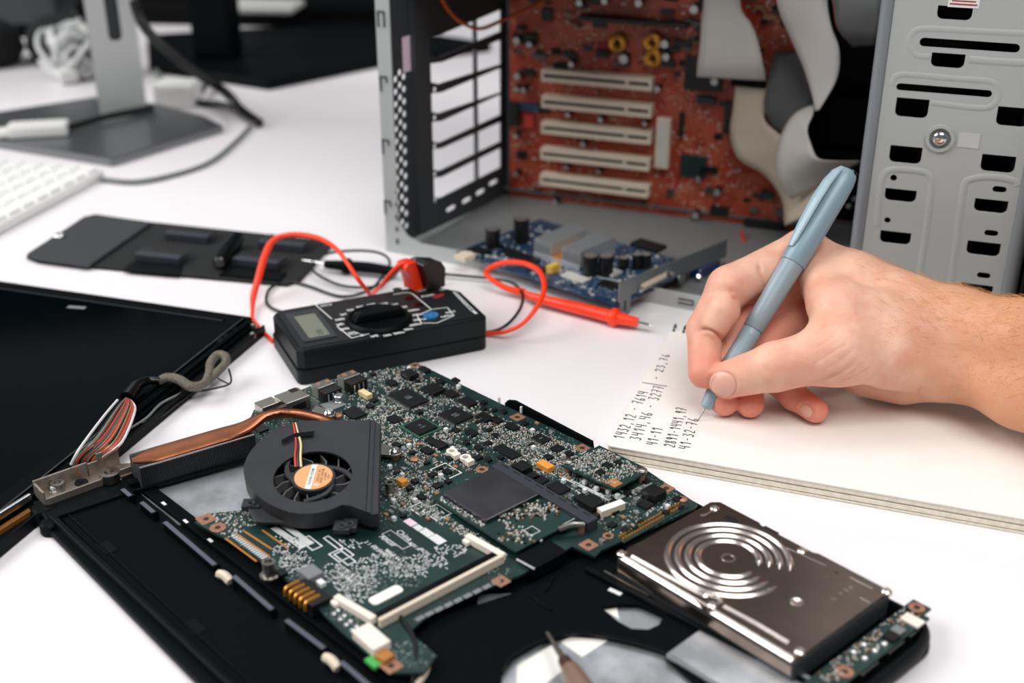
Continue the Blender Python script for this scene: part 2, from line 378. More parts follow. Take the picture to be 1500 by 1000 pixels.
# white keyboard at the left edge
p0 = at(153, 243, .012); p1 = at(20, 312, .012); dx = p1-p0; a = math.atan2(-dx[1], -dx[0])
t = thing('keyboard', 'white keyboard with white keys at the left edge of the desk', 'keyboard', Frame((p0[0], p0[1], 0), a))
f_ = Frame((p0[0], p0[1], 0), a); 
m_ = MB(); m_.prism([(-320, 0), (0, 0), (0, 120), (-320, 120)], 0, 9); m_.build('body', 'white_plastic', t, bevel=3)
key = MB(); key.box(0, 0, 9, 15.4, 15.4, 2.6, taper=.08); k0 = None
for r in range(6):
    for k in range(16):
        kk = k0.copy() if k0 else key.build('key', 'key_white', t, bevel=.5)
        if k0: COL.objects.link(kk)
        k0 = k0 or kk; kk.location = ((-12-k*19)/1000, (12+r*19)/1000, 0)
# grey cable from the keyboard to the thick black cable
def cab(name, px, r, m, label, cat='cable', zz=None, n=8):
    mb = MB(); P = []
    for i, q in enumerate(px):
        z = (q[2] if len(q) > 2 else r/1000); P.append(tuple(at(q[0], q[1], z)*1000))
    mb.tube(P, r, n, 8); return tag(mb.build(name, m, smooth=True), label, cat)
cab('keyboard_cable', [(148, 262, .003), (200, 266, .003), (262, 254), (310, 236), (345, 208), (366, 186)], 2.4, 'cable_grey', 'thin grey cable curving from the white keyboard over the desk')
cab('power_cable', [(196, 0, .14), (206, 30, .12), (232, 62, .09), (285, 105, .05), (330, 135, .02), (352, 160, .008), (380, 180, .006)], 5.2, 'cable_black', 'thick black cable hanging down behind the silver monitor pillar')
cab('power_cable', [(290, 150, .004), (296, 132, .008), (310, 118, .012), (328, 134, .03), (345, 158, .02), (322, 153, .008), (290, 150, .004)], 3.4, 'cable_black', 'small black cable loop on the desk beside the thick black cable')
cab('audio_cable', [(228, 104, .006), (240, 118, .005), (262, 142, .005)], 3.6, 'cable_grey', 'short grey cable end behind the silver monitor base')
# white power adapter
c = at(256, 160, 0); t = thing('power_adapter', 'small white power adapter behind the grey monitor base plate', 'power adapter', Frame((c[0], c[1]+.02, 0), -.1))
m_ = MB(); m_.box(0, 0, 0, 46, 34, 27); m_.build('body', 'white_plastic', t, bevel=4); m_ = MB(); m_.tube([(22, 0, 5), (45, -8, 4), (80, -14, 3)], 3, 8); m_.build('cable', 'cable_white', t, smooth=True)
# white adapter dongle with a black lead
c = at(58, 198, .008); t = thing('cable_adapter', 'white cable adapter with a black lead on the monitor base plate', 'adapter', Frame((c[0], c[1], .008), .2))
m_ = MB(); m_.box(0, 0, 0, 58, 24, 13); m_.box(-34, -4, 1, 14, 15, 9); m_.build('body', 'white_plastic', t, bevel=3)
F2 = Frame((c[0], c[1], .008), .2); P = [F2.loc(at(x, y, z)) for x, y, z in ((84, 190, .014), (110, 184, .014), (150, 172, .014), (195, 163, .014), (222, 158, .014))]
m_ = MB(); m_.tube(P, 3.6, 8, 5); m_.build('lead', 'cable_black', t, smooth=True)
# ---------------------------------------------------------------- the open computer case
def TM(fr, dz=0):             # frame axes as a matrix in mm
    m = fr.mx(); m.translation = m.translation*1000; return m @ Matrix.Translation((0, 0, dz))
def wbuild(mb, name, m, parent, **k):                    # mesh written in world mm, hung under a thing that stands elsewhere
    o = mb.build(name, m, parent, **k); o.matrix_parent_inverse = parent.matrix_basis.inverted(); return o
def padd(mb, fr, src, z=0, m=0):                         # add a locally built MB through a frame
    T = TM(fr, z); n = len(mb.v); mb.v += [tuple(T @ Vector(v)) for v in src.v]; mb.f += [tuple(i+n for i in f) for f in src.f]; mb.m += src.m; return mb
A2 = at(584, 371); B = at(742, 285)
ra = math.atan2(B[1]-A2[1], B[0]-A2[0]); RL = np.linalg.norm(B-A2)*1000
RP = wall_frame(A2, ra); OP = wall_frame(A2, math.radians(-27)); TR = wall_frame(B, math.radians(-21))
CG0 = at(1232, 505); CG = wall_frame(CG0, math.radians(-20))
case = thing('computer_case', 'open grey steel computer case standing on its feet behind the notebook', 'computer case', Frame(A2))
HC = 395
# rear panel with expansion slot openings and ventilation holes
holes = []
for yl0, yl1, yr0, yr1 in ((52, 80, 14, 46), (93, 120, 58, 94), (137, 163, 99, 135), (179, 206, 138, 168), (219, 247, 178, 207), (261, 287, 216, 245)):
    holes.append([RP.fp(*p) for p in ((629, yl0), (646, yl0-2), (733, yr0), (733, yr1), (648, yl1+1), (643, yl1+3), (629, yl1))])
for y in (130, 171, 213, 254, 292): holes.append(circ(*RP.fp(636.5, y+1), 2.4, 10))
for k in range(14):
    for j, (x, dy) in enumerate(((579.5, 8), (585.5, 0), (591.5, 8))):
        p = RP.fp(x-1+k*.35+.5, 108+k*18.2+dy-j*2); holes.append(circ(p[0], p[1], 2.7, 10))
for x, y in ((660, 305), (683, 293), (703, 281), (722, 267)): p = RP.fp(x, y); holes.append(rrect(p[0]-7, p[1]-2, p[0]+7, p[1]+2, 1.9, 2))
m_ = MB(); m_.holed([(0, 0), (RL, 0), (RL, HC), (0, HC)], holes, -.6, .6, T=TM(RP)); wbuild(m_, 'rear_panel', 'case_dark', case)
m_ = MB(); a = RP.fp(604, 200); b = RP.fp(626, 200)
m_.holed(rrect(a[0], 8, b[0], 208, 4), [], .6, 5, T=TM(RP)); wbuild(m_, 'panel_rail', 'case_dark', case, bevel=1)
a = RP.fp(707, 200); b = RP.fp(711, 200)
m_ = MB(); m_.holed([(a[0], 20), (b[0], 20), (b[0], 240), (a[0], 240)], [], -9, -7, T=TM(RP)); wbuild(m_, 'slot_rail', 'case_inner', case)
m_ = MB()
for y, z in ((12, 30),): pass
a = RP.fp(598, 80); m_.holed(rrect(a[0]-8, a[1]-12, a[0]+9, a[1]+14, 1), [], .6, .8, T=TM(RP)); o = wbuild(m_, 'sticker', 'pink_white', case, label='small faded pink sticker')
# flanges of the opening, with bent lugs
fl = [OP.fp(545, 2), OP.fp(575, 2), OP.fp(584, 371), OP.fp(567, 371)]
x0 = fl[3][0]
m_ = MB(); m_.holed([(fl[3][0], 0), (fl[2][0]+1, 0), (fl[2][0]+1, HC), (fl[3][0], HC)], [], -.6, .6, T=TM(OP))
CR = OP.fp(1232, 505)[0]
m_.holed([(x0, 0), (CR, 0), (CR, 12), (x0+32, 12), (x0+20, 16), (x0+13, 26), (x0, 30)], [], -.6, .7, T=TM(OP)); wbuild(m_, 'side_flange', 'case_paint', case)
for i, (x, y) in enumerate(((559, 27), (563, 122), (566, 214), (569, 303))):
    p = OP.fp(x, y); q = MB(); w = 2.6
    q.bar((p[0]-w, p[1]-6, .9), (p[0]-w, p[1]+5, .9), 1.1, .5); q.bar((p[0]+w, p[1]-(6 if i < 1 else -1), .9), (p[0]+w, p[1]+5, .9), 1.1, .5); q.bar((p[0]-w-.5, p[1]+5, .9), (p[0]+w+.5, p[1]+5, .9), 1.1, .5)
    m_ = padd(MB(), OP, q); wbuild(m_, 'lug_slot', 'case_dark', case)
for x, y in ((773, 417), (822, 425), (1003, 455)):
    p = OP.fp(x, y); q = MB()
    for dy in (-1.6, 1.6): q.bar((p[0]-5, 6+dy, .9), (p[0]+6, 6+dy, .9), .9, .4)
    q.bar((p[0]+6, 4, .9), (p[0]+6, 8, .9), .9, .4); m_ = padd(MB(), OP, q); wbuild(m_, 'lug_slot', 'case_dark', case)
# floor of the case, ledge, tray, top
TL = 480; Rr = TR.R @ np.array([TL, 0, 0])/1000+TR.o
Cw = OP.R @ np.array([CR+170, 0, 0])/1000+OP.o
m_ = MB(); m_.prism([tuple(p[:2]*1000) for p in (OP.R @ np.array([x0, 0, 0])/1000+OP.o, Cw, Rr, B)], .3, 1.8); wbuild(m_, 'case_floor', 'case_floor', case)
m_ = MB(); m_.box(TL/2, 9, -2, TL, 1.2, 12); m_.box(TL/2, 4, -2, TL, 8, 3); wbuild(padd(MB(), TR, m_), 'tray_ledge', 'case_inner', case)
m_ = MB(); m_.holed([(0, 0), (TL, 0), (TL, HC), (0, HC)], [], -2.6, -1.4, T=TM(TR)); wbuild(m_, 'board_tray', 'case_dark', case)
m_ = MB(); m_.prism([tuple(p[:2]*1000) for p in (A2, Cw, Rr, B)], HC, HC+1.5); wbuild(m_, 'case_top', 'case_paint', case)
# drive cage panel on the open side
def cg(pts): return [CG.fp(*p) for p in pts]
def cslot(x0, y0, x1, y1, r=3.2):                        # slot given by its ends, squared at the top and round below
    a, b, c, d = CG.fp(x0, y0), CG.fp(x1, y0+(x1-x0)*.075), CG.fp(x1-2, y1+(x1-x0)*.075), CG.fp(x0-2, y1)
    xa, xb = (a[0]+d[0])/2, (b[0]+c[0])/2; yt, yb = (a[1]+b[1])/2, (c[1]+d[1])/2; k = rrect(xa, yb, xb, yt, r, 3); n = 4
    return [(xb, yt), (xa, yt)]+k[2*n:]
def cbar(x0, y0, x1, y1, w):
    a = CG.fp(x0, y0); b = CG.fp(x1, y1); y = (a[1]+b[1])/2; return rrect(a[0], y-w, b[0], y+w, w-.05, 4)
xl = CG.fp(1322, 4)[0]; xl2 = CG.fp(1290, 200)[0]; xr = CG.fp(1483, 340)[0]
holes = [cslot(1374, 7, 1425, 27), cslot(1365, 76, 1414, 97), cslot(1313, 142, 1361, 170), cslot(1461, 155, 1508, 183), cslot(1304, 212, 1351, 237), cslot(1438, 225, 1488, 250), cslot(1297, 275, 1343, 293), cslot(1428, 290, 1477, 309), cslot(1290, 337, 1335, 355), cslot(1417, 352, 1466, 372), cslot(1408, 414, 1455, 428),
         cbar(1347, 61, 1494, 71, 2.6), cbar(1313, 126, 1453, 138, 2.2), circ(*CG.fp(1309, 260), 2.1, 12), circ(*CG.fp(1300, 322), 2, 12)]
for x, y in ((1464, 277), (1452, 341), (1441, 403)): p = CG.fp(x, y); holes.append(rrect(p[0]-4, p[1]-2, p[0]+4, p[1]+2, 1.9, 3))
left = CG.fp(1278, 250)[0]
m_ = MB(); m_.holed([(left, 4), (xr, 4), (xr, 300), (left, 300)], holes, -.7, .7, T=TM(CG)); wbuild(m_, 'drive_cage_panel', 'case_paint', case)
m_ = MB(); q = MB(); q.tube([(left-3.5, 4, -2), (left-3.5, 300, -2)], 4.2, 12, 1); padd(m_, CG, q); q = MB(); q.tube([(xr+4, 4, -1), (xr+4, 300, -1)], 5, 12, 1); padd(m_, CG, q); wbuild(m_, 'rolled_edge', 'edge_blue', case, smooth=True)
def emboss(pts, r, name='embossed_ridge'):
    q = MB(); P = [CG.fp(*p) for p in pts]; q.tube([(x, y, .2) for x, y in P], r*.55, 8, 5, flat=3.6); return wbuild(padd(MB(), CG, q), name, 'case_paint', case, smooth=True)
emboss([(1500, 49), (1420, 45), (1352, 42), (1336, 50), (1332, 64), (1342, 80), (1362, 83)], 1.3)
emboss([(1420, 87), (1460, 90), (1500, 92)], 1.5)
emboss([(1307, 125), (1312, 112), (1330, 109), (1400, 115), (1450, 119), (1462, 130), (1461, 146), (1448, 157), (1420, 157), (1364, 150)], 1.3)
emboss([(1285, 330), (1290, 275), (1296, 254), (1312, 248), (1350, 251), (1362, 259), (1364, 275), (1358, 330), (1350, 384), (1344, 420)], 1.5)
emboss([(1392, 420), (1402, 350), (1412, 275), (1424, 262), (1450, 259), (1484, 264), (1490, 272)], 1.5)
q = MB(); p = CG.fp(1377, 202)
q.ring(*p, .7, 2.0, 6.3, 8.2, 24); wbuild(padd(MB(), CG, q), 'screw_boss', 'case_paint', case, smooth=True)
q = MB(); q.lathe(*p, [(4.6, .6), (4.6, 2), (3.4, 3.4), (1.5, 3.9), (0, 3.9)], 16); q.cyl(*p, 3.9, 4.3, .9, 6, m=1); wbuild(padd(MB(), CG, q), 'screw', ['chrome', 'gold'], case, smooth=True)
p = CG.fp(1419, 205); q = MB(); q.box(p[0], p[1], .7, 12, 9, .3); wbuild(padd(MB(), CG, q), 'sticker', 'tin', case, label='small shiny tape square')
p = CG.fp(1412, 3); q = MB(); q.box(p[0], p[1]+1, .7, 17, 8, .3); o = wbuild(padd(MB(), CG, q), 'sticker', 'white_plastic', case, label='white and red warranty sticker')
q = MB(); q.box(p[0], p[1]-1.2, 1.0, 15, .8, .1); q.box(p[0], p[1]+.6, 1.0, 13, .7, .1); ob = wbuild(padd(MB(), CG, q), 'sticker_print', 'print_red', case)
# cage side and front bezel
m_ = MB(); m_.box(left+1, 150, -150, 1.4, 292, 148); m_.box((left+xr)/2, 150, -150, xr-left, 292, 1.4); wbuild(padd(MB(), CG, m_), 'cage_side', 'case_dark', case)
m_ = MB(); m_.box(xr+30, 198, -175, 40, 392, 190); wbuild(padd(MB(), CG, m_), 'front_bezel', 'black_plastic', case, bevel=3)
# drives in the cage
for k, (y, hgt) in enumerate(((22, 26), (72, 26), (150, 42), (215, 42))):
    c = CG.R @ np.array([(left+xr)/2, y, -76])/1000+CG.o
    fr = wall_frame(c, math.radians(-20)); t = thing('optical_drive' if hgt > 30 else 'hard_drive', ['black hard drive at the bottom of the drive cage', 'black hard drive second from the bottom of the drive cage', 'black optical drive above the hard drives in the drive cage', 'black optical drive at the top of the drive cage'][k], 'drive', fr, 'drives in the cage')
    m_ = MB(); m_.box(0, 0, -60, xr-left-10, hgt, 118); m_.build('housing', 'drive_black', t, bevel=1); m_ = MB(); m_.box(0, hgt/2, -50, xr-left-30, 1, 90); m_.build('cover', 'case_dark', t)

# ---------------------------------------------------------------- red main board on the tray
RB = Frame(TR.o+TR.R @ np.array([0, 0, .0065]), R=TR.R.T)
rb = thing('main_board', 'red main board with cream expansion slots inside the computer case', 'circuit board', RB)
bx0, by0 = RB.fp(742, 288)[0]+3, RB.fp(900, 305)[1]; bx1 = RB.fp(1166, 300)[0]
m_ = MB(); m_.prism([(bx0, by0), (bx1, by0), (bx1, by0+250), (bx0, by0+250)], -1.6, 0); m_.build('circuit_board', 'pcb_red', rb)
m_ = MB(); gm = MB()
L_ = [(794.5, 99), (794.5, 137), (794, 176), (793, 214), (792, 252)]; R_ = [(956, 114), (955, 154), (954, 192), (952, 231), (951, 270)]
for (a, b) in zip(L_, R_):
    p = RB.fp(a[0], a[1]+10, 8); q = RB.fp(b[0], b[1]+10, 8); y = (p[1]+q[1])/2; xm = (p[0]+q[0])/2; w = q[0]-p[0]
    sl = MB(); sl.box(xm, y+3.3, 0, w, 3.6, 11); sl.box(xm, y-3.3, 0, w, 3.6, 11); sl.box(p[0]+1.2, y, 0, 2.4, 4, 11); sl.box(q[0]-1.2, y, 0, 2.4, 4, 11); sl.box(p[0]+w*.775, y, 0, 2.6, 4, 10.5); sl.box(xm, y, 0, w, 4, 4)
    so = sl.build('expansion_slot', 'slot_cream', rb, bevel=.3); c_ = MB(); c_.box(xm-w*.11, y, 4, w*.72, 1.6, 5); c_.box(q[0]-w*.11, y, 4, w*.17, 1.6, 5); c_.build('contacts', 'chip_dark', so)
def rbox(x0, y0, x1, y1, h, m, name='chip', z=0):
    a = RB.fp(x0, y0, z+h); b = RB.fp(x1, y1, z+h); q = MB(); q.box((a[0]+b[0])/2, (a[1]+b[1])/2, z, abs(b[0]-a[0]), abs(b[1]-a[1]), h); return q.build(name, m, rb, bevel=.3)
rbox(846, 24, 1006, 42, 12, 'chip_dark', 'graphics_slot'); rbox(1004, 82, 1056, 136, 3, 'chip_dark'); rbox(997, 226, 1033, 262, 2.5, 'pcb_plain')
rbox(962, 173, 978, 248, 7, 'slot_cream', 'pin_header'); rbox(965, 178, 975, 243, 7.6, 'ribbon_grey', 'pin_field')
rbox(875, 62, 893, 79, 2.5, 'print_red'); rbox(760, 150, 790, 165, 3, 'pcb_blue'); rbox(793, 12, 808, 32, 3, 'chip_dark'); rbox(750, 48, 786, 66, 4, 'chip_dark'); rbox(745, 150, 758, 186, 5, 'chip_dark')
rbox(1108, 156, 1118, 190, 6, 'chip_dark'); rbox(1062, 150, 1074, 190, 5, 'chip_dark'); rbox(1090, 320, 1145, 338, 6, 'chip_dark'); rbox(1040, 302, 1066, 318, 4, 'chip_dark'); rbox(768, 168, 781, 188, 3, 'wire_red')
rbox(1085, 250, 1128, 276, 2, 'pcb_red'); rbox(995, 165, 1000, 200, 4, 'chip_dark')
for x, y, r in ((913, 87, 3.8), (973, 65, 3.3), (975, 84, 3.1), (935, 5, 3), (885, 2, 2.6), (848, 5, 2.6), (1016, 14, 3.4), (836, 95, 2.6), (756, 131, 2.4), (766, 132, 2.4), (962, 131, 2.7), (831, 169, 2.2), (879, 176, 2.3), (944, 182, 2.2), (853, 212, 2.7), (829, 246, 2.2), (876, 252, 2.2), (757, 112, 3), (812, 296, 2.6), (755, 200, 2.2), (755, 255, 2.4), (1022, 262, 2.4), (1018, 316, 3.2), (1050, 282, 3), (756, 60, 3), (775, 66, 2.6), (1046, 120, 3)):
    p = RB.fp(x, y, 9); q = MB(); q.cyl(*p, 0, 8.6, r+.3, 12); q.cyl(*p, 8.6, 8.9, r-.1, 12, m=1); q.build('capacitor', ['chip_dark', 'cap_top'], rb, smooth=True)
for x, y in ((905, 63), (956, 62), (957, 85)):
    p = RB.fp(x, y, 5); q = MB(); q.tube([(p[0]+5*math.cos(a*pi/5), p[1]+5*math.sin(a*pi/5), 5) for a in range(11)], 2.6, 8, 3); q.build('coil', 'gold', rb, smooth=True)
rnd = random.Random(31)
for i in range(150):
    x = rnd.uniform(744, 1150); y = rnd.choice([rnd.uniform(-20, 94), rnd.uniform(-10, 320)])
    if 785 < x < 962 and y > 94: continue
    s_ = rnd.choice([5, 7, 9, 12]); rbox(x, y, x+s_*rnd.uniform(1, 2.4), y+s_, rnd.choice([2, 3, 5]), rnd.choice(['chip_dark', 'chip_dark', 'chip', 'dark_grey', 'smd_tan', 'pcb_plain', 'ribbon_dark']))
rnd = random.Random(11); q = MB(); 
for i in range(1100):
    x = rnd.uniform(bx0+2, bx1-2); y = by0+rnd.uniform(2, 246); w, d = rnd.choice([(1.6, .8), (.8, 1.6), (2.4, 1.2), (1, 1)])
    q.box(x, y, 0, w, d, .9, m=rnd.choice([0, 0, 1, 2, 3]))
q.build('surface_parts', ['smd_white', 'smd_tan', 'chip_dark', 'ribbon_beige'], rb, kind='stuff')
# black cable plug and small wires near the board's lower corner
t = tag(MB().tube([tuple(atY(x, y, Y)*1000) for x, y, Y in ((1086, 338, .93), (1089, 350, .92), (1098, 362, .91), (1112, 372, .9))], 1.3, 8).build('lead_wire', 'wire_red', smooth=True), 'thin red wire at the lower corner of the red board', 'wire')
# ---------------------------------------------------------------- ribbon cables and wires in the case
def ribbon(label, pairs, m, ends=None, th=.9):
    pr = [(atY(a, b, Y1), atY(c, d, Y2)) for a, b, Y1, c, d, Y2 in pairs]
    t = thing('ribbon_cable', label, 'ribbon cable', Frame(pr[-1][0]), 'ribbon cables in the computer case')
    o = strip(pr, t, 'ribbon', m, th); o.matrix_parent_inverse = t.matrix_basis.inverted()
    e1 = MB(); e1.tube([tuple(p[0]*1000) for p in pr], .5, 6, 4); o2 = wbuild(e1, 'edge_wire', 'ribbon_red', t, smooth=True)
    return t
ribbon('light grey ribbon cable hanging over the top right of the red board', [(1032, -40, .96, 1085, -45, .96), (1031, 5, .95, 1085, 10, .94), (1028, 28, .945, 1100, 34, .93), (1026, 60, .94, 1110, 60, .925), (1022, 95, .94, 1117, 92, .92), (1021, 112, .945, 1122, 118, .925)], 'ribbon_grey')
p = atY(1104, 121, .94)*1000; t = MB(); t.box(0, 0, -3, 34, 9, 7); o = tag(t.build('ribbon_connector', 'drive_black', bevel=.6), 'black ribbon connector at the end of the light grey ribbon cable', 'connector'); o.location = p/1000; o.rotation_euler = (0, 0, -.36)
ribbon('grey ribbon cable twisting down the middle of the case opening', [(1134, -40, .90, 1212, -40, .88), (1140, 10, .90, 1212, 5, .88), (1156, 50, .90, 1218, 40, .875), (1176, 95, .89, 1229, 72, .87), (1189, 135, .88, 1226, 115, .87), (1195, 163, .875, 1200, 160, .87)], 'ribbon_grey')
ribbon('light ribbon cable fold sweeping down behind the pen', [(1195, 152, .885, 1190, 170, .87), (1166, 165, .885, 1182, 190, .86), (1148, 190, .885, 1188, 212, .855), (1138, 225, .885, 1198, 232, .85), (1140, 262, .885, 1222, 236, .85), (1160, 292, .885, 1262, 236, .86)], 'ribbon_grey')
ribbon('beige ribbon cable lying against the right part of the red board', [(1078, 122, 0.943, 1134, 124, 0.933), (1074, 160, 0.943, 1126, 150, 0.928), (1070, 195, 0.943, 1120, 176, 0.923), (1082, 232, 0.933, 1146, 200, 0.913), (1120, 256, 0.923, 1180, 230, 0.898), (1145, 290, 0.908, 1200, 265, 0.878), (1150, 330, 0.888, 1215, 300, 0.858)], 'ribbon_beige')
ribbon('dark ribbon cable curving behind the twisted grey ribbon', [(1135, 78, 0.935, 1190, 70, 0.92), (1126, 115, 0.925, 1200, 110, 0.91), (1120, 160, 0.92, 1190, 165, 0.9), (1140, 196, 0.92, 1165, 185, 0.9)], 'ribbon_dark')
ribbon('dark grey ribbon loop at the top beside the drive cage', [(1215, -30, .88, 1296, -30, .86), (1222, 10, .87, 1296, 10, .85), (1228, 42, .865, 1290, 48, .85), (1250, 68, .87, 1282, 66, .86)], 'ribbon_dark')
ribbon('grey ribbon cable crossing low behind the pen to the drive cage', [(1160, 300, .93, 1172, 352, .9), (1200, 318, .91, 1212, 366, .88), (1250, 326, .9, 1258, 370, .88)], 'ribbon_dark')
def wire(px, Y, r, m, label, name='power_wire'):
    return tag(MB().tube([tuple(atY(x, y, Y+i*.012)*1000) for i, (x, y) in enumerate(px)], r, 8).build(name, m, smooth=True), label, 'wire', 'power wires in the computer case')
wire([(640, -20), (652, 8), (672, 30), (702, 42), (735, 30), (775, 12), (812, -12)], .94, 1.5, 'wire_orange', 'long orange power wire sagging in front of the slot openings')
wire([(618, -20), (622, 10), (640, 22), (655, 12), (658, -15)], .96, 1.3, 'wire_yellow', 'short yellow power wire loop at the top left inside the case')
wire([(612, -20), (616, 8), (630, 18), (644, 6), (648, -18)], .965, 1.3, 'wire_orange', 'short orange power wire loop at the top left inside the case')
# power supply above the view, lowered and enlarged to shade the board
c = RP.R @ np.array([88, 250, 62])/1000+RP.o
t = thing('power_supply', 'dark power supply box at the upper left inside the case', 'power supply', wall_frame(c, ra))
m_ = MB(); m_.box(0, 0, -56, 150, 86, 140); m_.build('housing', 'case_dark', t, bevel=1); m_ = MB(); m_.ring(0, 0, 84, 86, 26, 36, 28); m_.build('fan_grille', 'drive_black', t)
# black bay wall to the left of the drive cage, with light holes
fr = wall_frame(atY(1262, 250, .93)*[1, 1, 0], math.radians(-20)); t = thing('drive_bracket', 'black perforated bracket behind the ribbon cables left of the drive cage', 'bracket', fr)
hs = [circ(*fr.fp(x, y), 2.2, 10) for x, y in ((1262, 279), (1253, 291), (1244, 302))]
m_ = MB(); a = fr.fp(1168, 120)[0]; m_.holed([(a, 3), (60, 3), (60, 250), (a, 250)], hs, -1, 1); mo = m_
o = tag(thing('x', 'x', 'x'), '', '') ; bpy.data.objects.remove(o)
T4 = Matrix.Identity(4); o = m_.build('plate', 'drive_black', t)
m_ = MB(); m_.box(-10, 100, 1, 50, 36, 22); m_.box(-16, 60, 1, 40, 28, 16); m_.build('block', 'drive_black', t, bevel=1.5)
m_ = MB()
for x, y in ((1262, 279), (1253, 291), (1244, 302)): p = fr.fp(x, y, 1); m_.lathe(p[0], p[1], [(2.2, .6), (2.2, 1.4), (1.2, 2), (0, 2.1)], 12)
m_.build('rivet_or_lit_hole', 'tin', t, smooth=True)  # bright domes standing in for light that shines through the holes

# ---------------------------------------------------------------- blue graphics card lying on the case floor
g0 = at(906, 440, .016); g1 = at(668, 361, .016); ga = math.atan2(g1[1]-g0[1], g1[0]-g0[0]); GL = np.linalg.norm(g1-g0)*1000
GC = Frame((g0[0], g0[1], .0), ga-0)                      # x from the bracket to the far end; the card's width runs along -y
gc = thing('graphics_card', 'blue graphics card with a finned heat sink and steel bracket on the case floor', 'graphics card', GC)
GW = -98
def gp(x, y, h=12): return GC.fp(x, y, h)
m_ = MB(); m_.prism([(0, 0), (GL, 0), (GL, GW), (18, GW), (18, GW-8), (0, GW-8)][:4]+[(0, GW)], 10, 11.6); m_.build('circuit_board', 'pcb_blue', gc)
def gbox(x0, y0, x1, y1, h, m, name='chip', rot=0):
    a = gp((x0+x1)/2, (y0+y1)/2, 11.6+h); q = MB(); q.box(a[0], a[1], 11.6, (x1-x0)*.62, (y1-y0)*1.0, h); return q.build(name, m, gc, bevel=.3)
p = gp(842, 358, 20); hx, hy = p
m_ = MB(); m_.box(hx, hy, 11.6, 44, 44, 3); m_.build('heat_sink_base', 'heatsink_alu', gc)
for k in range(15):
    if 6 <= k <= 8: continue
    q = MB(); q.box(hx-21+k*3, hy, 14.6, .9, 43, 11); q.build('heat_sink_fin', 'heatsink_alu', gc)
m_ = MB(); m_.box(hx, hy, 14.6, 10, 42, 1); m_.build('thermal_pad', 'amber', gc)
for x, y, hh, r in ((722, 335, 15, 5.6), (764, 320, 19, 6), (865, 374, 15, 5.5), (888, 374, 15, 5.5), (914, 377, 9, 4), (934, 372, 11, 4), (947, 372, 11, 4)):
    p = gp(x, y, 11.6+hh); q = MB(); q.cyl(*p, 11.6, 11.6+hh, r, 16); q.cyl(*p, 11.6+hh, 11.9+hh, r-.7, 16, m=1); q.build('capacitor', ['chip_dark', 'cap_top'], gc, smooth=True)
gbox(806, 382, 815, 392, 6, 'wire_yellow', 'connector'); gbox(825, 400, 860, 410, 1, 'smd_white'); gbox(735, 368, 790, 378, 2, 'chip'); gbox(770, 385, 800, 395, 2, 'chip_dark'); gbox(690, 360, 715, 370, 2, 'chip'); gbox(880, 390, 905, 402, 2, 'smd_white', 'chip'); gbox(672, 366, 690, 378, 4, 'slot_cream', 'connector'); gbox(930, 350, 970, 364, 3, 'chip'); gbox(880, 410, 905, 420, 2, 'chip_dark')
q = MB(); rnd = random.Random(5)
for i in range(420): q.box(rnd.uniform(3, GL-3), rnd.uniform(GW+3, -3), 11.6, *rnd.choice([(1.8, 1), (1, 1.8), (3, 1.6)]), .9, m=rnd.choice([0, 1, 2, 0]))
q.build('surface_parts', ['smd_white', 'chip_dark', 'ribbon_dark'], gc, kind='stuff')
# bracket with its sockets
BF = Frame(GC.o+GC.R @ np.array([-.003, 0, 0]), R=[GC.R @ np.array([0, -1, 0]), [0, 0, 1], GC.R @ np.array([-1, 0, 0])])  # x along the bracket, y up, z outwards
h_ = []
for x0, y0, x1, y1 in ((938, 420, 978, 402),): a = BF.fp(x0, y0); b = BF.fp(x1, y1); h_.append(rrect(a[0], a[1]-2, b[0], b[1]+3, 1))
p = BF.fp(999, 407); h_.append(circ(p[0], p[1], 4.2, 16)); pv = BF.fp(1040, 395); h_.append(rrect(pv[0]-14, pv[1]-4, pv[0]+14, pv[1]+4, 1.5))
q = BF.fp(907, 414); q2 = BF.fp(906, 466); q3 = BF.fp(1080, 372)
m_ = MB(); m_.holed([(q[0], q[1]), (q[0], q[1]-14), (q[0]+2, q[1]-16), (q[0]+2, q2[1]), (q[0]+5, q2[1]), (q[0]+6, q[1]-15), (q[0]+9, q[1]-15), (q[0]+10, q2[1]), (q[0]+13, q2[1]), (q[0]+14, q[1]-13), (q[0]+134, max(2, q[1]-21)), (q[0]+134, q[1]-7)], h_, -.5, .5, T=None)
ob = m_.build('bracket', 'case_inner', gc); ob.matrix_parent_inverse = gc.matrix_basis.inverted() @ BF.mx()
for nm, x, w, hgt, mm in (('display_socket', 958, 30, 8, 'slot_cream'), ('vga_socket', 1040, 26, 9, 'blue_vga')):
    a = BF.fp(x, 411 if x < 1000 else 395); q = MB(); q.box(a[0], a[1], -9, w, hgt-1, 9.5); q.cyl(a[0]-w/2-4, a[1], .5, 3.4, 2.3, 6, m=1); q.cyl(a[0]+w/2+4, a[1], .5, 3.4, 2.3, 6, m=1)
    ob = q.build(nm, [mm, 'chrome'], gc, bevel=.3); ob.matrix_parent_inverse = gc.matrix_basis.inverted() @ BF.mx()
a = BF.fp(999, 407); q = MB(); q.ring(a[0], a[1], -8, .3, 2.4, 4.1, 16); q.cyl(a[0], a[1], -8, -6, 2.4, 12); ob = q.build('round_socket', 'chip_dark', gc); ob.matrix_parent_inverse = gc.matrix_basis.inverted() @ BF.mx()
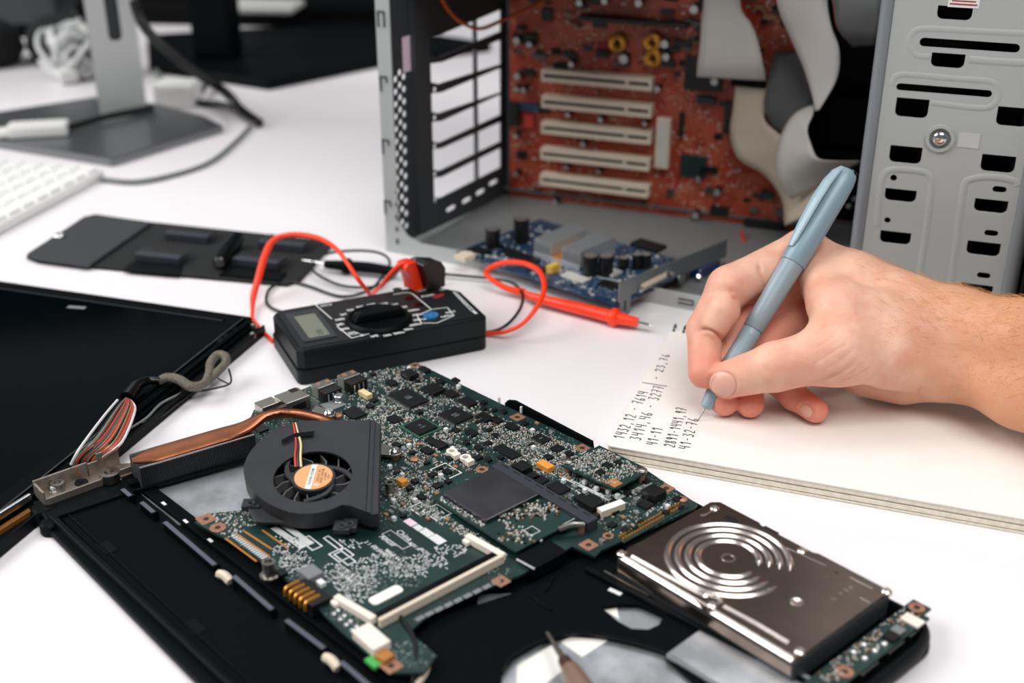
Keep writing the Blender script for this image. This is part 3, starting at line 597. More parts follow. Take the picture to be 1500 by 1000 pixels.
# ---------------------------------------------------------------- laptop lower half: chassis, board, cooling, hard disk
LF = Frame((.0481, .4669, 0), -.8385)
def P2(pts, h): return [LF.fp(x, y, h) for x, y in pts]
def fit(pts, h):                                         # axis-aligned box (local) around four photographed corners
    q = P2(pts, h); xs = sorted(p[0] for p in q); ys = sorted(p[1] for p in q)
    return (xs[0]+xs[1])/2, (xs[-1]+xs[-2])/2, (ys[0]+ys[1])/2, (ys[-1]+ys[-2])/2
lc = thing('laptop_chassis', 'black lower shell of a taken-apart laptop lying in the foreground', 'laptop chassis', LF)
X0, X1, Y0, Y1 = -238, 124, -179, 76
m_ = MB(); out = [(X0, Y0), (X1, Y0)]+[(X1-14+14*math.cos(a), Y1-14+14*math.sin(a)) for a in [k*pi/12 for k in range(7)]]+[(-162, Y1), (-164, 58), (X0, 56), (X0, -52), (X0+6, -60), (X0, -70)]
m_.prism(out, 1, 4); m_.build('bottom_shell', 'black_plastic', lc, bevel=.8)
# raised end round the small usb board and the low back wall with two tall tabs
m_ = MB(); m_.tube([(88, 74, 6), (108, 74.5, 6), (118, 70, 6), (122, 58, 6), (122.5, 30, 6), (122.5, -60, 6), (122.5, Y0+4, 6)], 5, 10, 6, flat=.5); m_.build('end_wall', 'black_plastic', lc, smooth=True)
a0 = P2([(735, 584)], 14)[0]; a1 = P2([(868, 648)], 14)[0]
m_ = MB(); yb = (a0[1]+a1[1])/2+1.2; m_.holed([(a0[0], 0), (a1[0]+3, 0), (a1[0], 13), (a0[0]+8, 13), (a0[0]+2, 11)], [], -1, 1, T=Matrix.Translation((0, yb, 2)) @ Matrix.Rotation(pi/2, 4, 'X')); m_.build('back_wall', 'black_matte', lc, bevel=.6)
m_ = MB(); m_.box((a0[0]+a1[0])/2, yb-3.5, 9, a1[0]-a0[0]-6, 4, 1.2); m_.build('back_ledge', 'black_matte', lc)
for x, y in ((762, 602), (730, 588)):
    p = LF.fp(x, y, 12); m_ = MB(); m_.bar((p[0], p[1], 10), (p[0]+1, p[1]+.4, 10), 1.2, 5); m_.build('clip', 'white_plastic', lc)
m_ = MB(); m_.box(-84, Y1-2, 3, 152, 1.6, 5); m_.box(45, Y1-1.2, 3, 80, 1.6, 6); m_.build('rim', 'black_matte', lc, bevel=.4)
# battery bay: flat panel, outer edge, groove, latch rail
pan = P2([(88, 757), (178, 722), (322, 845), (455, 965), (540, 1045), (400, 1045), (345, 1003)], 5.5)
m_ = MB(); m_.prism(pan, 3, 5.5); m_.build('battery_bay_floor', 'black_matte', lc, bevel=.4)
e = P2([(74, 752), (345, 1006), (420, 1075)], 8)
m_ = MB(); m_.bar((e[0][0], e[0][1], 3.5), (e[2][0], e[2][1], 3.5), 3.4, 4.5); m_.build('outer_edge', 'black_plastic', lc, bevel=.8)
i0, i1 = P2([(88, 752), (420, 1062)], 6); m_ = MB(); m_.bar((i0[0]+3, i0[1]+2.6, 5), (i1[0], i1[1]+2.6, 5), .9, 1.4); m_.build('groove_lip', 'black_plastic', lc)
for x, y in ((157, 801), (285, 917)):
    p = LF.fp(x, y, 6); m_ = MB(); m_.box(p[0], p[1], 5.4, 11, 6, .5); m_.build('latch_recess', 'drive_black', lc)
def rail(pts, h, w, t, m, name, z=5):
    a, b = P2(pts, h); mb = MB(); mb.bar((a[0], a[1], z), (b[0], b[1], z), w, h-z); mb.build(name, m, lc, bevel=.5)
for pts in (((181, 715), (194, 726)), ((209, 734), (228, 750)), ((243, 763), (318, 827)), ((344, 842), (402, 892)), ((421, 906), (478, 949)), ((501, 967), (575, 1030))):
    a, b = P2(pts, 9); q = MB(); q.bar((a[0], a[1], 4), (b[0], b[1], 4), 3.6, 5); q.build('latch_rail', 'black_plastic', lc, bevel=.4)
    q = MB(); q.bar((a[0]+.5, a[1]-.9, 8.95), (b[0]-.5, b[1]-.9, 8.95), 2.2, .35); q.build('rail_strip', 'rail_grey', lc, label='light grey glossy strip of the latch rail')
for pts in (((321, 838), (337, 849)), ((477, 960), (495, 976))):
    a, b = P2(pts, 8); q = MB(); q.tube([(a[0], a[1], 7), ((a[0]+b[0])/2, (a[1]+b[1])/2, 8.2), (b[0], b[1], 7)], 2.2, 8, 3); q.build('contact_clip', 'slot_cream', lc, smooth=True, label='cream metal contact clip')
a, b = P2([(192, 712), (640, 1060)], 7); q = MB(); q.bar((a[0], a[1]+5.5, 3), (b[0], b[1]+5.5, 3), 7, 4); q.build('inner_beam', 'black_matte', lc, bevel=.5)
for x, y in ((240, 737), (272, 763), (308, 791)):
    p = LF.fp(x, y, 7.2); q = MB(); q.box(p[0], p[1], 7, 3.6, 1.5, .25); q.build('beam_slot', 'white_plastic', lc)
# black corner block under the steel bracket and ledge under the heat sink
c4 = P2([(47, 735), (68, 762), (205, 716), (375, 668), (372, 655), (190, 700)], 7)
q = MB(); q.prism(c4, 2, 7.4); q.build('corner_block', 'black_plastic', lc, bevel=.8)
cx, cy = LF.fp(60, 752, 4); q = MB(); q.box(cx, cy, .2, 12, 11, 8, taper=.1); q.build('hinge_knuckle', 'black_plastic', lc, bevel=2)
q = MB(); px_, py_ = LF.fp(74, 775, 2); q.lathe(px_, py_, [(4.6, .2), (5, 1.5), (4.8, 6), (3.8, 7)], 18); q.build('hinge_post', 'black_plastic', lc, smooth=True)
a, b = P2([(200, 716), (372, 668)], 9); q = MB(); q.bar((a[0], a[1], 7), (b[0], b[1], 7), 2, 2); q.build('sink_ledge', 'black_plastic', lc, bevel=.4)
a, b = P2([(188, 706), (375, 655)], 10); q = MB(); q.bar((a[0], a[1], 7), (b[0], b[1], 7), 5, 3.4); q.build('sink_ledge', 'black_matte', lc, bevel=.6)
# bright inner floor sheets
q = MB(); q.prism(P2([(206, 722), (380, 655), (430, 700), (420, 760), (300, 766), (262, 768)], 4.6), 4, 4.6); q.build('shield_sheet', 'alu_sheet', lc)
cx, cy = P2([(855, 1092)], 6)[0]
dsk = circ(cx, cy, 62, 48)
arc = P2([(735, 1060), (735, 985), (752, 962), (790, 940), (838, 928), (880, 931), (925, 940), (975, 955), (1032, 978), (1100, 1060)], 7)
win = P2([(880, 889), (912, 884), (936, 885), (973, 901), (965, 915), (950, 922), (925, 921), (905, 910)], 7)
ox = P2([(748, 870), (868, 808), (1015, 890), (1038, 915), (975, 962), (1100, 1075), (560, 1075), (585, 960), (640, 905)], 7)
q = MB(); q.holed(ox, [arc, win], 5.6, 7.2); q.build('drive_bay_sheet', 'black_matte', lc, bevel=.3)
q = MB(); q.tube([(p[0], p[1], 7.3) for p in arc[1:-1]], .8, 6, 3); q.build('opening_rim', 'glossy_black', lc, smooth=True)
q = MB(); q.prism(P2([(700, 1080), (700, 870), (1080, 860), (1180, 1080)], 4.3), 4, 4.3); q.build('bay_floor', 'alu_sheet', lc)
for k, pts in enumerate((((757, 975), (812, 942), (822, 962), (822, 984), (798, 1002), (820, 1050), (757, 1050)), ((822, 940), (842, 928), (893, 931), (894, 935), (853, 962)), ((879, 890), (903, 887), (907, 906)))):
    q = MB(); q.prism(P2(pts, 4.7), 4.3, 4.7); q.build('paper_label', 'paper', lc, label=['white paper label seen through the round opening', 'second white paper label in the round opening', 'tip of a white label in the small opening'][k])
q = MB(); q.prism(P2([(976, 957), (1036, 914), (1060, 918), (1190, 992), (1140, 1050), (1090, 1020)], 8.4), 7.6, 8.4); q.build('bay_cover', 'alu_sheet', lc, bevel=.3)
a, b = P2([(978, 960), (1110, 1040)], 8.5); q = MB(); q.tube([(a[0], a[1], 8.6), (b[0], b[1], 8.6)], 1.1, 8, 1); q.build('cover_edge', 'alu', lc, smooth=True)
a, b = P2([(885, 836), (950, 872)], 8.6); q = MB(); q.bar((a[0], a[1], 7), (b[0], b[1], 7), 1, 1.8); q.build('side_rib', 'steel', lc)
a, b = P2([(866, 828), (1200, 1000)], 9); q = MB(); q.bar((a[0], a[1]-3, 4), (b[0], b[1]-3, 4), 3, 5.5); q.build('disk_bay_wall', 'black_plastic', lc, bevel=.4)
a = LF.fp(921, 839, 10); q = MB(); q.lathe(a[0], a[1], [(1.7, 9.5), (1.8, 10.3), (1.2, 11), (0, 11.2)], 12); q.build('rivet_or_lit_hole', 'chrome', lc, smooth=True)
a, b = P2([(892, 862), (910, 870)], 7.5); q = MB(); q.bar((a[0], a[1], 7.2), (b[0], b[1], 7.2), 2.2, .3); q.build('slot_mark', 'white_plastic', lc)
for pts in (((776, 868), (795, 885), (808, 892)), ((812, 843), (806, 852), (800, 864))):
    q = MB(); q.tube([(*LF.fp(x, y, 8), 7.6) for x, y in pts], .7, 6, 4); q.build('sheet_crease', 'black_plastic', lc, smooth=True)
# screws' cream wires near the front
q = MB(); q.tube([(*LF.fp(x, y, 8), z) for x, y, z in ((596, 948, 9), (617, 958, 10), (627, 975, 9), (617, 995, 8), (600, 1010, 8))], 1.3, 8, 5); q.build('antenna_wire', 'slot_cream', lc, smooth=True)
q = MB(); q.tube([(*LF.fp(x, y, 10), z) for x, y, z in ((745, 848, 10), (690, 868, 10), (625, 885, 11), (582, 895, 12), (590, 915, 13), (605, 938, 13), (609, 960, 12), (606, 990, 10), (600, 1030, 8))], .95, 8, 6); q.build('antenna_wire', 'cable_black', lc, smooth=True, label='thin black antenna wire')

# ---- the green laptop main board
ZB = 12.0
mb_ = thing('main_board', 'green laptop main board densely populated with chips, mounted in the black shell', 'circuit board', LF)
outl = P2([(610, 531), (736, 592), (868, 655), (944, 686), (1022, 738), (1010, 748), (880, 806), (872, 815), (838, 800), (762, 842), (700, 866), (640, 890), (600, 925), (640, 960), (620, 985), (575, 985), (500, 925), (470, 895), (425, 852), (352, 800), (285, 765), (305, 752), (372, 745), (400, 700), (368, 650), (362, 622), (372, 600), (455, 565), (520, 548)], ZB)
OUT = outl
q = MB(); q.prism(outl, ZB-1.4, ZB); q.build('circuit_board', 'pcb_green', mb_)
OCC = []
def inside(p, poly):
    c = False; n = len(poly)
    for i in range(n):
        (x1, y1), (x2, y2) = poly[i], poly[i-1]
        if (y1 > p[1]) != (y2 > p[1]) and p[0] < (x2-x1)*(p[1]-y1)/(y2-y1)+x1: c = not c
    return c
def pins(m, x0, x1, y0, y1, z, sides, pitch=.9, ln=1.3, th=.35):
    for s in sides:
        a, b = (x0, x1) if s in 'ns' else (y0, y1); n = max(2, int((b-a-.6)/pitch))
        for k in range(n):
            u = a+.6+(b-a-1.2)*k/(n-1)
            if s == 'n': m.box(u, y1+ln/2, z, th*1.2, ln, .45)
            if s == 's': m.box(u, y0-ln/2, z, th*1.2, ln, .45)
            if s == 'e': m.box(x1+ln/2, u, z, ln, th*1.2, .45)
            if s == 'w': m.box(x0-ln/2, u, z, ln, th*1.2, .45)
def chip(pts, h=1.6, sides='', m='chip', name='chip', txt=None, z=ZB, par=None, pad=0, label=None, pitch=.9):
    x0, x1, y0, y1 = fit(pts, z+h); q = MB(); q.box((x0+x1)/2, (y0+y1)/2, z, x1-x0, y1-y0, h)
    if txt:
        for i, s in enumerate(txt): q.text(s, (x0+x1)/2+(len(txt)/2-i-.5)*-1.9*min(1, (x1-x0)/12)*1.1, (y0+y1)/2, z+h+.03, 1.9*min(1.1, (y1-y0)/9), rot=pi/2, m=1)
    o = q.build(name, [m, 'print_grey'], par or mb_, bevel=.15 if not txt else 0, label=label); OCC.append((x0-1, x1+1, y0-1, y1+1))
    if sides: q = MB(); pins(q, x0, x1, y0, y1, z, sides, pitch); q.build('pins', 'tin', o, kind='stuff')
    return o
def cc(x, y, w, d, h=1.4, sides='', m='chip', name='chip', z=ZB, par=None, label=None, txt=None):    # centre given in the photograph, size in mm
    a = LF.fp(x, y, z+h); q = MB(); q.box(a[0], a[1], z, w, d, h)
    if txt: q.text(txt, a[0], a[1], z+h+.03, min(2, d*.4), rot=pi/2, m=1)
    o = q.build(name, [m, 'print_grey'], par or mb_, bevel=.18 if not txt else 0, label=label); OCC.append((a[0]-w/2-.6, a[0]+w/2+.6, a[1]-d/2-.6, a[1]+d/2+.6))
    if sides: q = MB(); pins(q, a[0]-w/2, a[0]+w/2, a[1]-d/2, a[1]+d/2, z, sides, 1.27); q.build('pins', 'tin', o, kind='stuff')
    return o
chip([(568, 577), (595, 568), (629, 585), (601, 597)], 1.6, 'nsew', txt=['ALC', '2580'])
chip([(640, 606), (667, 596), (697, 609), (666, 619)], 1.6, 'nsew', txt=['KBC', '1021'])
o = chip([(582, 625), (616, 611), (652, 625), (617, 641)], .7, '', m='pcb_edge', name='chip_carrier')
x0, x1, y0, y1 = fit([(591, 623), (616, 613), (643, 623), (616, 636)], ZB+1.8); q = MB(); q.box((x0+x1)/2, (y0+y1)/2, ZB+.7, x1-x0, y1-y0, 1.1); q.text('TI', (x0+x1)/2-1, (y0+y1)/2, ZB+1.83, 2.4, rot=pi/2, m=1); q.text('14-B5', (x0+x1)/2+1.6, (y0+y1)/2, ZB+1.83, 1.5, rot=pi/2, m=1); q.build('die', ['chip', 'print_grey'], o)
chip([(721, 655), (733, 650), (766, 664), (752, 671)], 1.3, 'we', pitch=.7)
chip([(776, 640), (790, 635), (808, 642), (795, 649)], 1.3, 'nsew', txt=['AR5']); chip([(805, 655), (817, 650), (828, 655), (816, 661)], 1.2, 'ew')
for x, y, w, d, h, s, k in ((574, 559, 7, 5, 1.5, 'ew', 0), (583, 612, 0, 0, 0, '', 0), (635, 568, 11, 10, 2.6, '', 1), (600, 545, 9, 7, 3.5, '', 1), (622, 540, 7, 5, 1.6, 'ns', 0), (661, 575, 8, 6, 1.7, 'ew', 0), (685, 587, 10, 7, 1.7, 'ns', 0), (710, 609, 9, 6, 1.6, '', 1), (727, 613, 7, 5, 1.6, '', 1), (691, 632, 7, 5, 1.6, 'ew', 0), (519, 603, 12, 9, 1.8, 'ew', 0), (578, 612, 8, 6, 1.5, 'ew', 0), (632, 644, 7, 5, 1.5, 'ew', 0), (644, 649, 8, 6, 1.7, '', 0), (626, 658, 7, 5, 1.6, 'ew', 0), (750, 623, 8, 5, 1.6, 'ew', 0), (765, 681, 8, 8, 4, '', 1), (780, 697, 7, 6, 1.6, 'ew', 0), (792, 701, 7, 6, 1.6, 'ew', 0), (818, 713, 10, 8, 1.7, 'ew', 0), (866, 732, 10, 9, 4, '', 1), (852, 728, 6, 6, 2, '', 0), (958, 717, 9, 9, 5, '', 1), (945, 737, 7, 6, 1.6, 'ew', 0), (641, 709, 4, 5, 1.5, '', 1), (726, 636, 4, 3, 1, '', 0), (668, 555, 5, 3, 1.5, '', 0), (645, 557, 5, 4, 1.6, '', 1), (400, 700, 3, 3, 1, '', 0), (383, 627, 6, 6, 1.2, '', 1)):
    if w: cc(x, y, w, d, h, s, 'chip' if k == 0 else 'chip_dark')
# connectors and special parts
cc(799, 679, 9, 5, 3, '', 'smd_yellow', 'capacitor', label='yellow tantalum capacitor'); cc(589, 702, 5, 4, 3, '', 'smd_yellow', 'capacitor', label='yellow tantalum capacitor'); cc(798, 677, .1, .1, 1, '', 'smd_yellow', 'capacitor_mark')
for x, y in ((662, 662), (682, 671)):
    a = LF.fp(x, y, ZB+2); q = MB(); q.ring(a[0], a[1], ZB, ZB+3, 1.7, 3.1, 14); q.box(a[0]+4, a[1]-.5, ZB, 3, 4.5, 3); q.build('wire_socket', 'white_connector', mb_, smooth=False, bevel=.2, label='cream wire socket')
a0, b0_ = P2([(878, 748), (913, 735)], ZB+3.5); q = MB(); q.bar((a0[0], a0[1], ZB), (b0_[0], b0_[1], ZB), 4, 3.6); q.build('flat_cable_connector', 'slot_cream', mb_, bevel=.3)
q = MB(); q.bar((a0[0], a0[1], ZB+3.6), (b0_[0], b0_[1], ZB+3.6), 4.2, .5); q.build('connector_cap', 'white_plastic', mb_)
# disk connector rows of gold pins
x0, x1, y0, y1 = fit([(893, 783), (998, 737), (1012, 744), (905, 790)], ZB+.2); q = MB(); q.box((x0+x1)/2+.5, (y0+y1)/2, ZB, 7.5, y1-y0, .5); q.build('disk_connector', 'pcb_plain', mb_)
q = MB()
for k in range(22):
    for j in (0, 1): q.box(x0+2.2+j*2.6, y0+2+(y1-y0-4)*k/21, ZB+.5, 1, 1, .8)
q.build('solder_pins', 'gold', mb_, kind='stuff')
q = MB(); a, b = P2([(910, 800), (1020, 750)], 8); q.bar((a[0]+1, a[1], 5), (b[0]+1, b[1], 5), 6, 4); q.build('disk_socket', 'chip_dark', mb_, bevel=.3)
# copper-ringed mounting holes
def hole(x, y, r=3.6, sq=0, z=ZB, par=None, m='copper_pad'):
    a = LF.fp(x, y, z); q = MB()
    if sq: q.holed(rrect(a[0]-r, a[1]-r, a[0]+r, a[1]+r, .5), [circ(*a, 1.5, 12)], z, z+.15)
    else: q.ring(a[0], a[1], z, z+.3, 1.5, r, 20)
    q.cyl(a[0], a[1], z, z+.05, 1.5, 12, m=1); q.build('mounting_hole', [m, 'print_black'], par or mb_); OCC.append((a[0]-r, a[0]+r, a[1]-r, a[1]+r))
for h_ in ((608, 535, 3, 1), (758, 611, 3.5, 1), (723, 622, 1.8), (706, 688, 3.4), (853, 656, 3.4, 1), (976, 715, 3.4, 1), (319, 773, 4), (302, 760, 4, 1), (891, 785, 2.8), (862, 798, 3.6, 1), (665, 664, 1), (734, 851, 3.4, 1), (573, 975, 3.8, 1), (666, 574, 1.8)): hole(*h_)
for x, y in ((607, 671), (1000, 730), (495, 607)):
    a = LF.fp(x, y, ZB+1); q = MB(); q.lathe(*a, [(2.6, ZB), (2.6, ZB+.8), (1.8, ZB+1.3), (0, ZB+1.3)], 16); q.build('screw', 'copper_pad', mb_, smooth=True)
# stand-off pillar, copper coil connector, beige memory socket
for x, y, r, h in ((393, 822, 3.1, 8), (571, 706, 2.5, 6.5)):
    a = LF.fp(x, y, ZB+h); q = MB(); q.lathe(*a, [(r+1.4, ZB), (r+1.4, ZB+.8), (r, ZB+1), (r, ZB+h), (r*.6, ZB+h), (r*.6, ZB+h-3), (0, ZB+h-3)], 20); q.build('standoff', 'steel', mb_, smooth=True); OCC.append((a[0]-4, a[0]+4, a[1]-4, a[1]+4))
a = LF.fp(515, 583, ZB+5); 
for x, y, r, h in ((496, 578, 3, 5),):
    a = LF.fp(x, y, ZB+h); q = MB(); q.lathe(*a, [(r, ZB), (r, ZB+1.2), (r-.3, ZB+1.5), (r, ZB+1.8), (r, ZB+h-.4), (r-.4, ZB+h), (0, ZB+h)], 18); q.build('capacitor', 'alu', mb_, smooth=True)
chip([(424, 858), (447, 845), (484, 871), (458, 890)], 6.5, '', 'chip_dark', 'battery_connector', z=ZB-3.5)
for k in range(5):
    p = LF.fp(422+k*7.3, 862+k*5.3, ZB+2); q = MB(); q.tube([(p[0], p[1]+6, ZB+3.1), (p[0], p[1]+1, ZB+3.2), (p[0], p[1]-1.4, ZB+2.2), (p[0], p[1]-1.6, ZB-1.2)], .85, 6, 3); q.build('battery_contact', 'gold', mb_, smooth=True)
cc(455, 836, 9, 8, 4, '', 'print_grey', 'coil'); cc(470, 851, 4, 3, 2.4, '', 'white_plastic', 'fuse'); cc(412, 836, 5, 4, 2, '', 'chip_dark')
# memory socket
s0, s1 = P2([(737, 811), (550, 902)], ZB+4.5); sx = (s0[0]+s1[0])/2; sy0, sy1 = s1[1], s0[1]
q = MB(); q.box(sx+1.2, (sy0+sy1)/2, ZB-1, 2.2, sy1-sy0, 5.2); ms = q.build('memory_socket', 'slot_cream', mb_, bevel=.3)
q = MB(); q.box(sx-2.2, (sy0+sy1)/2, ZB, 4.4, sy1-sy0-3, 3.4); q.build('socket_slot', 'glossy_black', ms)
for pts in (((684, 783), (738, 813)), ((492, 872), (548, 905))):
    a, b = P2(pts, ZB+3.5); q = MB(); q.bar((a[0], a[1], ZB), (b[0], b[1], ZB), 3.4, 4); q.box(a[0]+2, a[1]-1.8, ZB, 4, 3, 2.4); q.build('latch_arm', 'white_connector', ms, bevel=.5)
OCC.append((sx-5, sx+3, sy0, sy1))
a, b = P2([(572, 895), (742, 826)], ZB); q = MB()
x0, x1, y0, y1 = fit([(500, 885), (520, 872), (570, 925), (545, 945)], ZB); 
a, b = P2([(528, 918), (560, 946)], ZB+4); q = MB(); q.bar((a[0], a[1], ZB), (b[0], b[1], ZB), 9, 4.5); q.build('audio_connector', 'white_connector', mb_, bevel=.5); OCC.append((-40, -8, -119, -95))
a, b = P2([(546, 942), (560, 955)], ZB+2); q = MB(); q.bar((a[0]+6, a[1]-1, ZB), (b[0]+5, b[1], ZB), 6, 2.4); q.build('copper_tab', 'amber', mb_, bevel=.3)
for k in range(5):
    for j in range(2): p = LF.fp(495+k*9-j*6, 893+k*8+j*5, ZB+.6); q = MB(); q.lathe(p[0], p[1], [(1.1, ZB), (1.0, ZB+.7), (0, ZB+1)], 10); q.build('solder_dot', 'solder', mb_, smooth=True)
p = LF.fp(548, 968, ZB); q = MB(); q.box(p[0], p[1], ZB-1.4, 7, 5, 1.6); q.build('board_tab', 'lime', mb_, label='bright green corner of the board')
# black socket bar and the wireless/graphics card in it
a, b = P2([(722, 680), (876, 758)], ZB+6); q = MB(); L0, L1 = (a[0], a[1]), (b[0], (a[1]+b[1])/2); ym = (a[1]+b[1])/2-.5
q.box((a[0]+b[0])/2, ym, ZB, b[0]-a[0], 7, 6); cs = q.build('card_socket', 'socket_grey', mb_, bevel=.5); OCC.append((a[0], b[0], ym-4, ym+4))
for k in range(8):
    u = a[0]+6+(b[0]-a[0]-12)*k/7; q = MB(); q.box(u, ym+1.4, ZB+6, 5, .6, .12); q.build('socket_rib', 'chip', cs)
mc = thing('daughter_card', 'green expansion card with a flat grey metal shield, plugged into the black socket', 'circuit board', LF)
ZC = ZB+4
cp = P2([(628, 727), (724, 686), (859, 757), (850, 762), (756, 806)], ZC); x0, x1, y0, y1 = fit([(628, 727), (724, 686), (859, 755), (756, 806)], ZC)
q = MB(); q.box((x0+x1)/2, (y0+y1)/2, ZC-1, x1-x0, y1-y0, 1); q.build('circuit_board', 'pcb_plain', mc); CARD = (x0, x1, y0, y1); OCC.append((x0-1, x1+2, y0-1, y1+2))
sx0, sx1, sy0_, sy1_ = fit([(647, 721), (724, 687), (794, 723), (711, 760)], ZC+2.4)
q = MB(); q.box((sx0+sx1)/2, (sy0_+sy1_)/2, ZC, sx1-sx0, sy1_-sy0_, 2.4); q.build('metal_shield', 'shield', mc, bevel=.35) if 'shield' in MATS else None
q = MB(); rnd = random.Random(21)
def sprinkle(q, n, x0, x1, y0, y1, z, skip=None, sizes=((1.2, .7), (.7, 1.2), (1.7, .9), (.9, 1.7), (.6, .6)), ms=(0, 0, 0, 0, 0, 1, 2, 2, 3, 3)):
    for i in range(n):
        x = rnd.uniform(x0, x1); y = rnd.uniform(y0, y1)
        if skip and skip(x, y): continue
        w, d = rnd.choice(sizes); m = rnd.choice(ms)
        if m == 2: q.box(x, y, z, w*.6, d*.6, .7, m=2); q.box(x+(w*.4 if w > d else 0), y+(0 if w > d else d*.4), z, w*.3 if w > d else w*.6, d*.6 if w > d else d*.3, .72, m=0); q.box(x-(w*.4 if w > d else 0), y-(0 if w > d else d*.4), z, w*.3 if w > d else w*.6, d*.6 if w > d else d*.3, .72, m=0)
        else: q.box(x, y, z, w*.75, d*.75, .55, m=m)
SH = (sx0-.5, sx1+.5, sy0_-.5, sy1_+.5)
sprinkle(q, 60, sx0-1, sx1, CARD[2]+1.5, sy0_-1, ZC, ms=(0, 0, 3), sizes=((1.6, 1.2), (2, 1.4), (1, 1))) 
def gauss(q, n, x, y, s, z, ms=(0, 0, 2, 1)):
    c = LF.fp(x, y, z)
    for i in range(n):
        a, b = rnd.gauss(c[0], s), rnd.gauss(c[1], s); w, d = rnd.choice(((1.4, .8), (.8, 1.4))); q.box(a, b, z, w*.8, d*.8, .8, m=rnd.choice(ms))
for x, y, s, n in ((755, 755, 4, 40), (770, 745, 4, 46), (800, 742, 4, 46), (815, 748, 3, 20), (750, 780, 3, 26), (765, 785, 3.5, 26), (735, 757, 3, 16), (790, 752, 3, 30)): gauss(q, n, x, y, s, ZC)
q.build('surface_parts', ['smd_white', 'smd_tan', 'chip_dark', 'tin'], mc, kind='stuff')
def outline(par, x, y, w, d, z, m='print_white', name='printed_frame', lw=.35):
    a = LF.fp(x, y, z); q = MB(); q.holed(rrect(a[0]-w/2, a[1]-d/2, a[0]+w/2, a[1]+d/2, .1, 1), [rrect(a[0]-w/2+lw, a[1]-d/2+lw, a[0]+w/2-lw, a[1]+d/2-lw, .1, 1)], z, z+.03); q.build(name, m, par)
outline(mc, 779, 777, 6, 6, ZC)
q = MB(); a, b = P2([(836, 750), (843, 757)], ZC); q.bar((CARD[1]-1.5, CARD[3]-1.5, ZC), (CARD[1]-1.5, CARD[3]-14, ZC), .3, .04); q.bar((CARD[1]-1.5, CARD[3]-1.5, ZC), (CARD[1]-9, CARD[3]-1.5, ZC), .3, .04); q.build('printed_corner', 'print_white', mc)
q = MB(); q.box((CARD[0]+CARD[1])/2+8, CARD[3]-.6, ZC, 40, 1.0, .1); q.build('gold_edge', 'gold', mc)
# screw clamp at the card's right corner
a = LF.fp(838, 772, ZC); q = MB(); q.tube([(a[0]-3, a[1]-6, ZC), (a[0], a[1], ZC+1.5), (a[0]+3, a[1]+5, ZC+.5)], 1.5, 8, 4); q.build('retaining_clip', 'steel', mc, smooth=True)
a = LF.fp(852, 774, ZB+2); q = MB(); q.cyl(a[0], a[1], ZB, ZB+4, 1.6, 12); q.build('standoff', 'copper_pad', mc)
# black plug under the card's front edge
x0, x1, y0, y1 = fit([(752, 815), (800, 793), (835, 805), (785, 833)], ZB+2); q = MB(); q.box((x0+x1)/2, (y0+y1)/2, 8, x1-x0, y1-y0, ZB-5.5); q.build('drive_connector', 'black_plastic', mb_, bevel=.5)
a, b = P2([(757, 818), (783, 832)], ZB+2.6); q = MB(); q.tube([(a[0], a[1], ZB+2.2), (b[0], b[1], ZB+2.2)], .5, 6, 1); q.build('connector_lip', 'stand_grey', mb_)
OCC.append((x0-2, x1+2, y0-2, y1+2))
# raised little board on stand-offs at the back
rd = thing('modem_board', 'small raised green board on stand-offs at the back right of the laptop board', 'circuit board', LF)
ZR = ZB+6
rp = P2([(822, 681), (878, 652), (948, 686), (945, 692), (905, 715), (898, 716)], ZR)
q = MB(); q.prism(rp, ZR-1, ZR); q.build('circuit_board', 'pcb_plain', rd)
for x, y in ((832, 674), (940, 687)):
    a = LF.fp(x, y, ZR+1); q = MB(); q.lathe(*a, [(3, ZR), (3, ZR+.7), (2, ZR+1.4), (.8, ZR+1.4), (.6, ZR+1), (0, ZR+1)], 16); q.build('screw', 'steel', rd, smooth=True); q = MB(); q.cyl(a[0], a[1], ZB, ZR-1, 2, 12); q.build('standoff', 'copper_pad', rd)
a = LF.fp(899, 707, ZR); q = MB(); q.box(a[0], a[1], ZR, 7, 6, .25); q.build('copper_pad', 'amber', rd)
for x, y, w, d in ((890, 680, 5, 4), (906, 676, 4, 3), (880, 690, 4, 4)): cc(x, y, w, d, 1.2, '', 'chip', 'chip', ZR, rd)
q = MB(); x0, x1, y0, y1 = fit([(830, 682), (878, 655), (940, 686), (898, 712)], ZR); rps = rp
sprinkle(q, 520, x0, x1, y0, y1, ZR, skip=lambda x, y: not inside((x, y), rps)); q.build('surface_parts', ['smd_white', 'smd_tan', 'chip_dark', 'tin'], rd, kind='stuff')
q = MB(); a = LF.fp(848, 683, ZR); q.text('ASKEY', a[0], a[1], ZR+.05, 3, rot=pi/2); q.build('lettering', 'print_white', rd)
# pads printed under the raised board: comb rows
q = MB()
for k in range(40):
    p = LF.fp(822+k*1.9, 697+k*.93+.0, ZB); q.box(p[0], p[1], ZB, .7, 2.4, .05)
for k in range(26):
    p = LF.fp(898+k*2.2, 733-k*1.05, ZB); q.box(p[0], p[1], ZB, 2.4, .6, .05)
for k in range(14):
    p = LF.fp(838+k*2, 697+k*1.3, ZB); q.box(p[0]-1, p[1]+3, ZB, .6, 3, .05)
q.build('printed_combs', 'print_white', mb_, kind='stuff')
